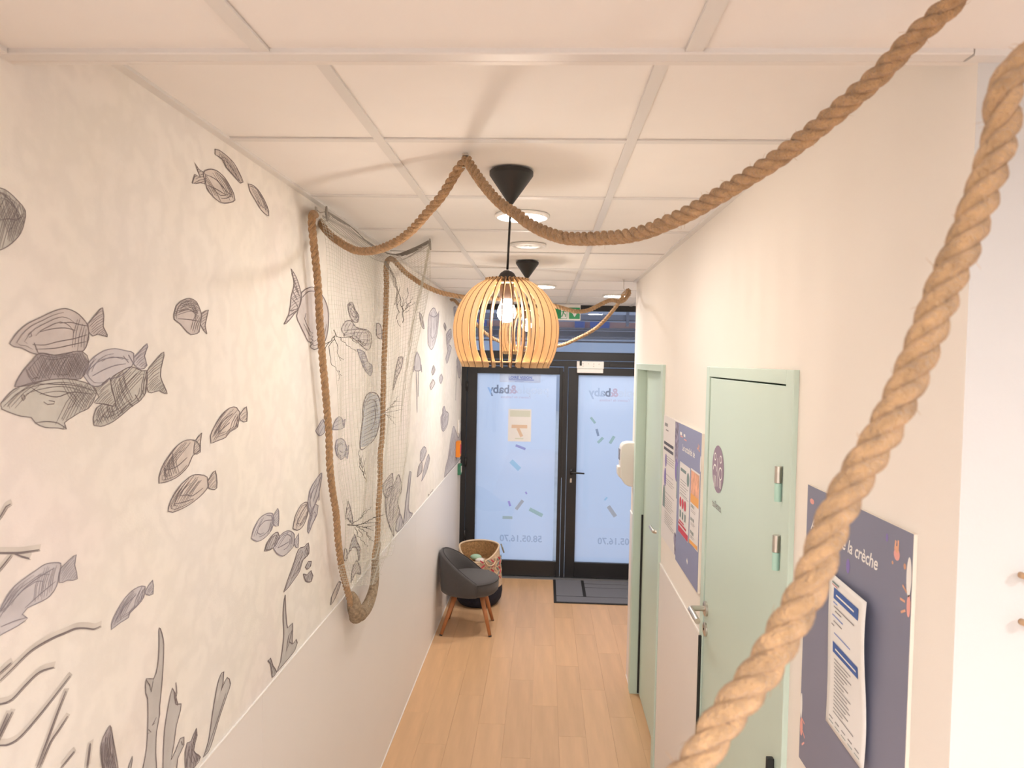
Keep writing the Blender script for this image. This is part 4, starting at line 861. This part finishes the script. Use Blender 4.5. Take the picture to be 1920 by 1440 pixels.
for (fx, fy), (tx, ty) in zip(((.052,5.312),(.424,5.325),(.062,5.668),(.418,5.664)), ((.15,5.40),(.345,5.40),(.15,5.58),(.345,5.58))):
    lg = MB().tube([(tx,ty,.30),(fx+(tx-fx)*.03,fy+(ty-fy)*.03,.008)], [.0195,.012], 16).build('leg', M['leg'], ch, smooth=True)
    MB().tube([(fx+(tx-fx)*.03,fy+(ty-fy)*.03,.009),(fx,fy,.0)], [.0122,.0122], 14).build('foot_cap', M['blackp'], lg, smooth=True)

# ================================================================== BASKET
BX, BY = .262, 6.10
bk = thing('woven_basket', 'woven rush basket with navy bottom half standing behind the tub chair', 'basket', (BX,BY,0))
def bring(r_, z, dip=0, n=40): return [(BX+r_*math.cos(2*math.pi*j/n), BY+r_*1.08*math.sin(2*math.pi*j/n), z-dip*max(0,-math.sin(2*math.pi*j/n))**1.5) for j in range(n)]
def shell(levels, name, m_, inner):
    mb = MB(); R_ = [bring(r_, z, d) for r_, z, d in levels]; n = 40
    if inner: R_ = R_[::-1]
    vv = [p for q in R_ for p in q]; mb.add(vv, [(i*n+j, i*n+(j+1)%n, (i+1)*n+(j+1)%n, (i+1)*n+j) for i in range(len(R_)-1) for j in range(n)])
    return mb
mb = shell([(.13,.0,0),(.165,.006,0),(.195,.05,0),(.205,.11,0),(.203,.165,0)], '', None, False); mb.f.append(tuple(range(39,-1,-1))); mb.m.append(0)
mb.build('navy_bottom', M['navy'], bk, smooth=True)
shell([(.203,.165,0),(.197,.24,0),(.187,.33,.02),(.178,.43,.05),(.172,.485,.10)], '', None, False).build('woven_side', M['seain'], bk, smooth=True)
shell([(.13,.02,0),(.19,.06,0),(.19,.24,0),(.178,.33,.02),(.170,.43,.05),(.166,.485,.10)], '', None, True).build('woven_lining', M['sea'], bk, smooth=True)
rg = bring(.169,.487,.10); MB().tube(rg+[rg[0]], .008, 8).build('rim', mat('pale_rope_rim',(.72,.55,.38),.9), bk, smooth=True)
for (ax, ay), rr_, in (((.178,.03),.05), ((.10,-.155),.055)):
    c = Vector((BX+ax, BY+ay, .455 if ay > 0 else .40)); t = Vector((-ay, ax, 0)).normalized(); o = Vector((ax, ay, 0)).normalized()
    MB().tube([c+t*rr_*math.cos(a)+Vector((0,0,-rr_*1.2*math.sin(a)+.03))+o*(.012+.02*math.sin(a)) for a in [math.pi*q/14 for q in range(15)]], .006, 8).build('handle', mat('grey_green_rope',(.30,.29,.22),.9) if ay > 0 else M['seain'], bk, smooth=True)
for j in range(9):       # coloured zigzag stitches on the outside
    a = -1.35+j*.17; mb = MB()
    for k, z in enumerate((.24,.28,.32,.36,.40)):
        a2 = a+.05*(k % 2); r_ = .196-.05*(z-.24)
        mb.obox((BX+r_*math.cos(a2), BY+r_*1.08*math.sin(a2), z), (-.014*math.sin(a2), .014*math.cos(a2), .01*(1 if k % 2 else -1)), (.003*math.cos(a2), .003*math.sin(a2),0), (0,0,.006))
    mb.build('stitching', [M['red'], M['seain'], M['greypr']][j % 3], bk)
for lb, c, s_, m_ in (('small pale green toy lying in the woven basket', (.235,6.10,.385), (.05,.032,.026), mat('pale_green_toy',(.40,.62,.46),.5)), ('small white toy lying in the woven basket', (.275,6.075,.365), (.045,.03,.022), M['plastic'])):
    mb = MB(); loft(mb, [[(c[0]+s_[0]*math.sin(t)*math.cos(2*math.pi*j/16), c[1]+s_[1]*math.sin(t)*math.sin(2*math.pi*j/16), c[2]-s_[2]*math.cos(t)) for j in range(16)] for t in [.15+i*.284 for i in range(11)]])
    tag(mb.build('toy', m_, None, smooth=True), lb, 'toy', 'toys in the basket')
cu = MB(); loft(cu, [bring(.12,.025), bring(.165,.06), bring(.17,.30), bring(.13,.345), bring(.05,.352)])
tag(cu.build('folded_blanket', M['sea'], None, smooth=True), 'brown bundle filling the woven basket under the toys', 'blanket')

# ================================================================== DOOR MAT
dm = thing('door_mat', 'grey carpet door mat with black ribs before the glass doors', 'door mat', (.915,6.13,0))
MB().box(.912,2.0,6.128,6.772,0,.007).build('backing', M['matblack'], dm, bevel=.002)
for x0, x1, y0, y1 in ((.935,1.995,6.146,6.285),(.935,1.172,6.300,6.760),(1.200,1.995,6.300,6.545),(1.200,1.995,6.558,6.655),(1.200,1.995,6.668,6.760)):
    MB().box(x0,x1,y0,y1,.006,.0105).build('carpet_tile', M['mat'], dm, bevel=.001)

# ================================================================== RIGHT WALL: BOARDS, POSTERS
def wallfn(x): return lambda u, v: (x, u, v)
def lines(mb, x, y_left, y_right, z0, n, dz, mi, h=.0022, ragged=.35):
    for i in range(n):
        rect(mb, wallfn(x), y_left-(y_left-y_right)*(1-random.uniform(0,ragged)), y_left, z0-i*dz-h, z0-i*dz, mi)
# near blue board
b1 = thing('notice_board', 'slate blue nursery notice board nearest the camera on cream wall', 'notice board', (W,1.36,1.2))
MB().box(W-.0065,W,1.137,1.588,1.222,1.827).build('board', [M['foam']], b1, bevel=.001)
x = W-.0069
mb = MB(); rect(mb, wallfn(x), 1.1375,1.588,1.222,1.827); mb.build('printed_face', M['blue'], b1)
mb = MB(); put_text(mb, 'Actualités de la crèche', .0345, lambda a, b: (x-.0005, 1.562-a, 1.736+b), shear=.22, bold=.0005, space=.98); mb.build('lettering', M['wprint'], b1)
f3 = wallfn(x-.0004)                     # small pink and white drawings
DM = [M['pinkpr'], M['skinpr'], M['wprint'], M['violet']]
def drawing(par, *items):
    mb = MB(); f3 = globals()['f3']
    for it in items:
        if it[0] == 'd': disc(mb, f3, *it[1:5], 18, it[5])
        else: rect(mb, f3, *it[1:])
    mb.build('drawing', DM, par)
drawing(b1, ('d',1.187,1.782,.010,.010,0), ('r',1.181,1.186,1.788,1.806,1), ('r',1.190,1.195,1.788,1.804,1,.15), ('d',1.187,1.790,.005,.006,1))
drawing(b1, ('d',1.146,1.757,.008,.032,2))
drawing(b1, ('d',1.144,1.712,.006,.018,0))
for k, (a, b) in enumerate(((1.158,1.735),(1.163,1.715),(1.160,1.698))): drawing(b1, ('r',a-.008,a+.008,b-.002,b+.002,1,.5-.5*k))
for q in ((1.160,1.770,.004,.005,1),(1.20,1.765,.003,.003,1),(1.222,1.801,.004,.007,3),(1.582,1.34,.006,.028,2),(1.578,1.295,.008,.02,0),(1.37,1.71,.008,.014,3),(1.56,1.795,.012,.006,0)): drawing(b1, ('d',)+q)
for q in ((1.555,1.572,1.283,1.287,0,.6),(1.556,1.574,1.262,1.266,0,-.7),(1.56,1.578,1.31,1.314,0,.3)): drawing(b1, ('r',)+q)
# curled sheet on it
def sheet_fn(y0, y1, z0, z1, amp):
    return lambda s, t: (W-.011-amp*(.5+.5*math.sin(t*5.2+.6))*(.35+.65*s)-amp*.5*s, y0+(y1-y0)*s, z1+(z0-z1)*t)
sf = sheet_fn(1.437,1.254,1.381,1.680,.009)
pg = thing('paper_sheet', 'curled white typed sheet with blue headings on near blue board', 'paper', (W-.02,1.35,1.38))
mb = MB(); nu, nv = 10, 26
mb.add([sf(i/nu,j/nv) for i in range(nu+1) for j in range(nv+1)], [(i*(nv+1)+j, i*(nv+1)+j+1, (i+1)*(nv+1)+j+1, (i+1)*(nv+1)+j) for i in range(nu) for j in range(nv)])
s_ = mb.build('page', M['paper'], pg, smooth=True); q = s_.modifiers.new('thickness','SOLIDIFY'); q.thickness = .0004
def on_sheet(mb, s0, s1, t0, t1, mi):
    K = 8; P = []
    for k in range(K+1):
        s = s0+(s1-s0)*k/K
        for t in (t0, t1): a = sf(s, t); P.append((a[0]-.0009, a[1], a[2]))
    mb.add(P, [(2*k,2*k+1,2*k+3,2*k+2) for k in range(K)], mi)
mb = MB()
on_sheet(mb,.16,.84,.075,.145,0); on_sheet(mb,.16,.84,.425,.495,0)
on_sheet(mb,.10,.30,.040,.052,2); on_sheet(mb,.10,.26,.06,.064,3)
for t, a, b, mi in ((.165,.16,.28,4),(.19,.18,.75,1),(.215,.22,.40,1),(.25,.14,.45,4),(.285,.18,.42,1),(.315,.12,.2,1),(.36,.2,.65,4)): on_sheet(mb,a,b,t,t+.008,mi)
for i in range(15): on_sheet(mb,.20,.20+random.uniform(.25,.55),.53+i*.0245,.537+i*.0245,1)
for i in range(5): on_sheet(mb,.10+.17*i,.20+.17*i,.925,.933,1); on_sheet(mb,.10+.17*i,.22+.17*i,.955,.960,2)
mb.build('typed_lines', [M['banner'], M['ink'], M['greypr'], M['red'], M['linkblue']], pg)
for tt, e in ((.106, .74), (.456, .80)):        # headings too fine to read: pale print on the blue bars
    mb = MB(); on_sheet(mb, .24, e, tt, tt+.011, 0)
    for v in range(len(mb.v)): mb.v[v] = (mb.v[v][0]-.0006, mb.v[v][1], mb.v[v][2])
    mb.build('heading_print', M['wprint'], pg)
# blue board beside the toilet door
x = W-.0124; f3 = wallfn(x-.0004)
b2 = thing('notice_board', 'periwinkle notice board with two leaflets beside toilet door', 'notice board', (W,2.85,1.245))
MB().box(W-.012,W,2.622,3.076,1.247,1.832).build('board', [M['foam']], b2, bevel=.001)
mb = MB(); rect(mb, wallfn(x), 2.628,3.076,1.247,1.832); mb.build('printed_face', M['blue2'], b2)
mb = MB(); put_text(mb, 'Les actualités de', .037, lambda a, b: (x-.0005, 2.985-a, 1.727+b), shear=.2, bold=.0006)
rect(mb, f3, 3.00,3.04,1.785,1.798); rect(mb, f3, 2.93,2.965,1.785,1.796); rect(mb, f3, 2.815,2.835,1.30,1.318,0,.6); disc(mb, f3, 2.632,1.72,.010,.03,18)
mb.build('lettering', M['wprint'], b2)
for q in ((2.98,3.035,1.778,1.783,0),(2.90,2.955,1.772,1.777,0)): drawing(b2, ('r',)+q)
for a in (.3,1.2,2.2,3.2): drawing(b2, ('r',2.675+.014*math.cos(a)-.01,2.675+.014*math.cos(a)+.01,1.765+.014*math.sin(a)-.003,1.765+.014*math.sin(a)+.003,1,a))
def leaflet(label, y0, y1, z0, z1, kind):
    r = thing('leaflet', label, 'leaflet', (W-.013,y0,z0), 'leaflets on the periwinkle board')
    MB().box(W-.0142,W-.0128,y0,y1,z0,z1).build('page', M['posterwhite'], r)
    mb = MB(); xx = W-.0146; g = wallfn(xx)
    if kind == 0:
        rect(mb, g, y0+.07,y1-.02,z1-.035,z1-.022,3); disc(mb, g, y0+.03,z1-.05,.025,.028,18,3)
        lines(mb, xx, y1-.02, y0+.02, z1-.07, 6, .011, 4)
        rect(mb, g, y0+.006,y1-.006,z0+.158,z0+.1595,3)
        for k in range(3): disc(mb, g, y1-.035-.048*k, z0+.128,.019,.021,20,0)
        for k in range(3): rect(mb, g, y1-.05-.05*k,y1-.025-.05*k,z0+.065,z0+.095,3)
        rect(mb, g, y0+.004,y1-.004,z0+.002,z0+.026,0); rect(mb, g, y0+.04,y1-.004,z0+.034,z0+.042,0); rect(mb, g, y0+.09,y1-.02,z0+.047,z0+.053,0)
    else:
        rect(mb, g, y0+.004,y1-.004,z1-.118,z1-.006,1); rect(mb, g, y0+.004,y1-.004,z1-.128,z1-.094,2)
        for k in range(3):
            for q in range(3): rect(mb, g, y1-.03-.022*q,y1-.018-.022*q,z0+.14-.05*k,z0+.152-.05*k,3)
            lines(mb, xx, y1-.02, y0+.05, z0+.132-.05*k, 2, .006, 4, .0014)
        rect(mb, g, y0+.004,y1-.004,z0+.002,z0+.016,2,-.05)
    mb.build('print', [M['red'], M['skinpr'], M['orangepr'], M['greypr'], M['ink']], r)
leaflet('leaflet with red circles and red footer on periwinkle board', 2.812, 3.018, 1.385, 1.676, 0)
leaflet('leaflet with peach photo and orange footer on periwinkle board', 2.606+.03, 2.790, 1.395, 1.681, 1)
# white poster
p1 = thing('wall_poster', 'white poster with photos and small text left of periwinkle board', 'poster', (W,3.28,1.24))
MB().box(W-.006,W,3.082,3.500,1.247,1.832).build('sheet', M['posterwhite'], p1)
mb = MB(); xx = W-.0064; g = wallfn(xx)
rect(mb, g, 3.09,3.19,1.70,1.828,0); disc(mb, g, 3.15,1.70,.045,.055,20,0); disc(mb, g, 3.135,1.62,.038,.05,18,3); rect(mb, g, 3.085,3.125,1.50,1.64,4); disc(mb, g, 3.41,1.625,.022,.032,16,3); disc(mb, g, 3.42,1.545,.028,.044,18,3)
disc(mb, g, 3.44,1.455,.03,.05,18,4); rect(mb, g, 3.41,3.47,1.40,1.455,4); rect(mb, g, 3.086,3.135,1.255,1.33,0); disc(mb, g, 3.125,1.32,.03,.03,16,0)
rect(mb, g, 3.38,3.46,1.785,1.80,2); rect(mb, g, 3.36,3.43,1.765,1.771,2); rect(mb, g, 3.22,3.47,1.698,1.712,1); rect(mb, g, 3.22,3.47,1.672,1.686,1)
for z, n in ((1.65,4),(1.565,1),(1.545,3),(1.48,1),(1.46,6),(1.39,6)): lines(mb, xx, 3.40, 3.15, z, n, .0105, 2, .002)
mb.build('print', [M['photopr'], M['inkdark'], M['ink'], M['violet'], M['greypr']], p1)

# ---- hand sanitiser dispenser on the wall end
sd = thing('hand_sanitiser_dispenser', 'white plastic hand sanitiser dispenser at the end of cream wall', 'dispenser', (W,4.66,1.28))
prof = [(0,1.285),(-.035,1.288),(-.060,1.302),(-.076,1.325),(-.088,1.345),(-.092,1.43),(-.092,1.51),(-.088,1.545),(-.072,1.563),(-.045,1.570),(0,1.570)]
MB().prism(prof, lambda u, v, t: (W+u, t, v), 4.605, 4.715).build('body', M['plastic'], sd, bevel=.008, seg=3)
MB().box(W-.0975,W-.090,4.625,4.695,1.455,1.525).build('level_window', M['greypl'], sd, bevel=.002)
MB().prism([(-.085,1.335),(-.104,1.355),(-.108,1.395),(-.106,1.412),(-.085,1.412)], lambda u, v, t: (W+u, t, v), 4.615, 4.705).build('push_lever', M['plastic'], sd, bevel=.004)

# ---- call points on the far mural wall
def wallbox(name, label, cat, y, z, sy, sz, dx, m_, inner=None):
    r = thing(name, label, cat, (0,y,z))
    MB().box(.0012,dx,y-sy/2,y+sy/2,z-sz/2,z+sz/2).build('housing', M[m_], r, bevel=.005)
    MB().box(dx-.001,dx+.003,y-sy*.3,y+sy*.3,z-sz*.3,z+sz*.3).build('button_plate', M[inner or 'plastic'], r, bevel=.002)
wallbox('alarm_box', 'orange alarm box on mural wall beside the entrance', 'alarm', 6.50, 1.262, .10, .145, .040, 'orange', 'red')
wallbox('door_release_box', 'small dark green door release box under the orange alarm', 'door release', 6.64, 1.055, .085, .10, .034, 'greenbox')
wallbox('wall_switch', 'white switch plate on mural wall above the orange alarm', 'switch', 6.60, 1.457, .085, .125, .018, 'plastic', 'white')

# ---- exit sign
es = thing('exit_sign', 'green and white running man exit sign hanging below far ceiling', 'exit sign', (.985,6.65,2.6))
MB().box(.862,1.108,6.635,6.665,2.455,2.602).build('panel', M['plastic'], es, bevel=.003)
mb = MB(); g = lambda u, v: (u, 6.6345, v)
rect(mb, g, .868,.985,2.468,2.572,0); rect(mb, g, 1.003,1.102,2.468,2.572,0)
mb.build('green_panels', M['exitgreen'], es)
mb = MB(); g = lambda u, v: (u, 6.6338, v)
mb.add([g(*p) for p in ((1.022,2.535),(1.085,2.535),(1.0535,2.485))], [(0,2,1)]); rect(mb, g, 1.040,1.067,2.535,2.560)
rect(mb, g, .930,.982,2.472,2.568)
mb.build('white_marks', M['wprint'], es)
mb = MB(); g = lambda u, v: (u, 6.6332, v)
disc(mb, g, .958,2.553,.007,.008,12); rect(mb, g, .945,.957,2.512,2.546,0,-.3); rect(mb, g, .936,.950,2.500,2.509,0,.8); rect(mb, g, .955,.975,2.506,2.513,0,-.7); rect(mb, g, .966,.974,2.486,2.508,0,.1); rect(mb, g, .928,.945,2.488,2.496,0,.2); rect(mb, g, .958,.976,2.533,2.539,0,-.5); rect(mb, g, .932,.948,2.532,2.538,0,.6)
mb.build('running_man', M['exitgreen'], es)

# ---- pegs on the white wall
for lb, x, z in (('upper pale wooden peg on the white wall at right', 1.4655, 1.799), ('lower pale wooden peg on the white wall at right', 1.469, 1.733)):
    p = thing('coat_peg', lb, 'peg', (x, YC, z), 'wooden pegs on the white wall')
    MB().tube([(x,YC-.0005,z),(x,YC-.02,z+.001)], .0045, 12).build('stem', M['peg'], p, smooth=True)
    MB().tube([(x,YC-.018,z+.001),(x,YC-.021,z+.001),(x,YC-.027,z+.0015),(x,YC-.03,z+.0015)], [.005,.0085,.0085,.005], 14).build('knob', M['peg'], p, auto=.8)
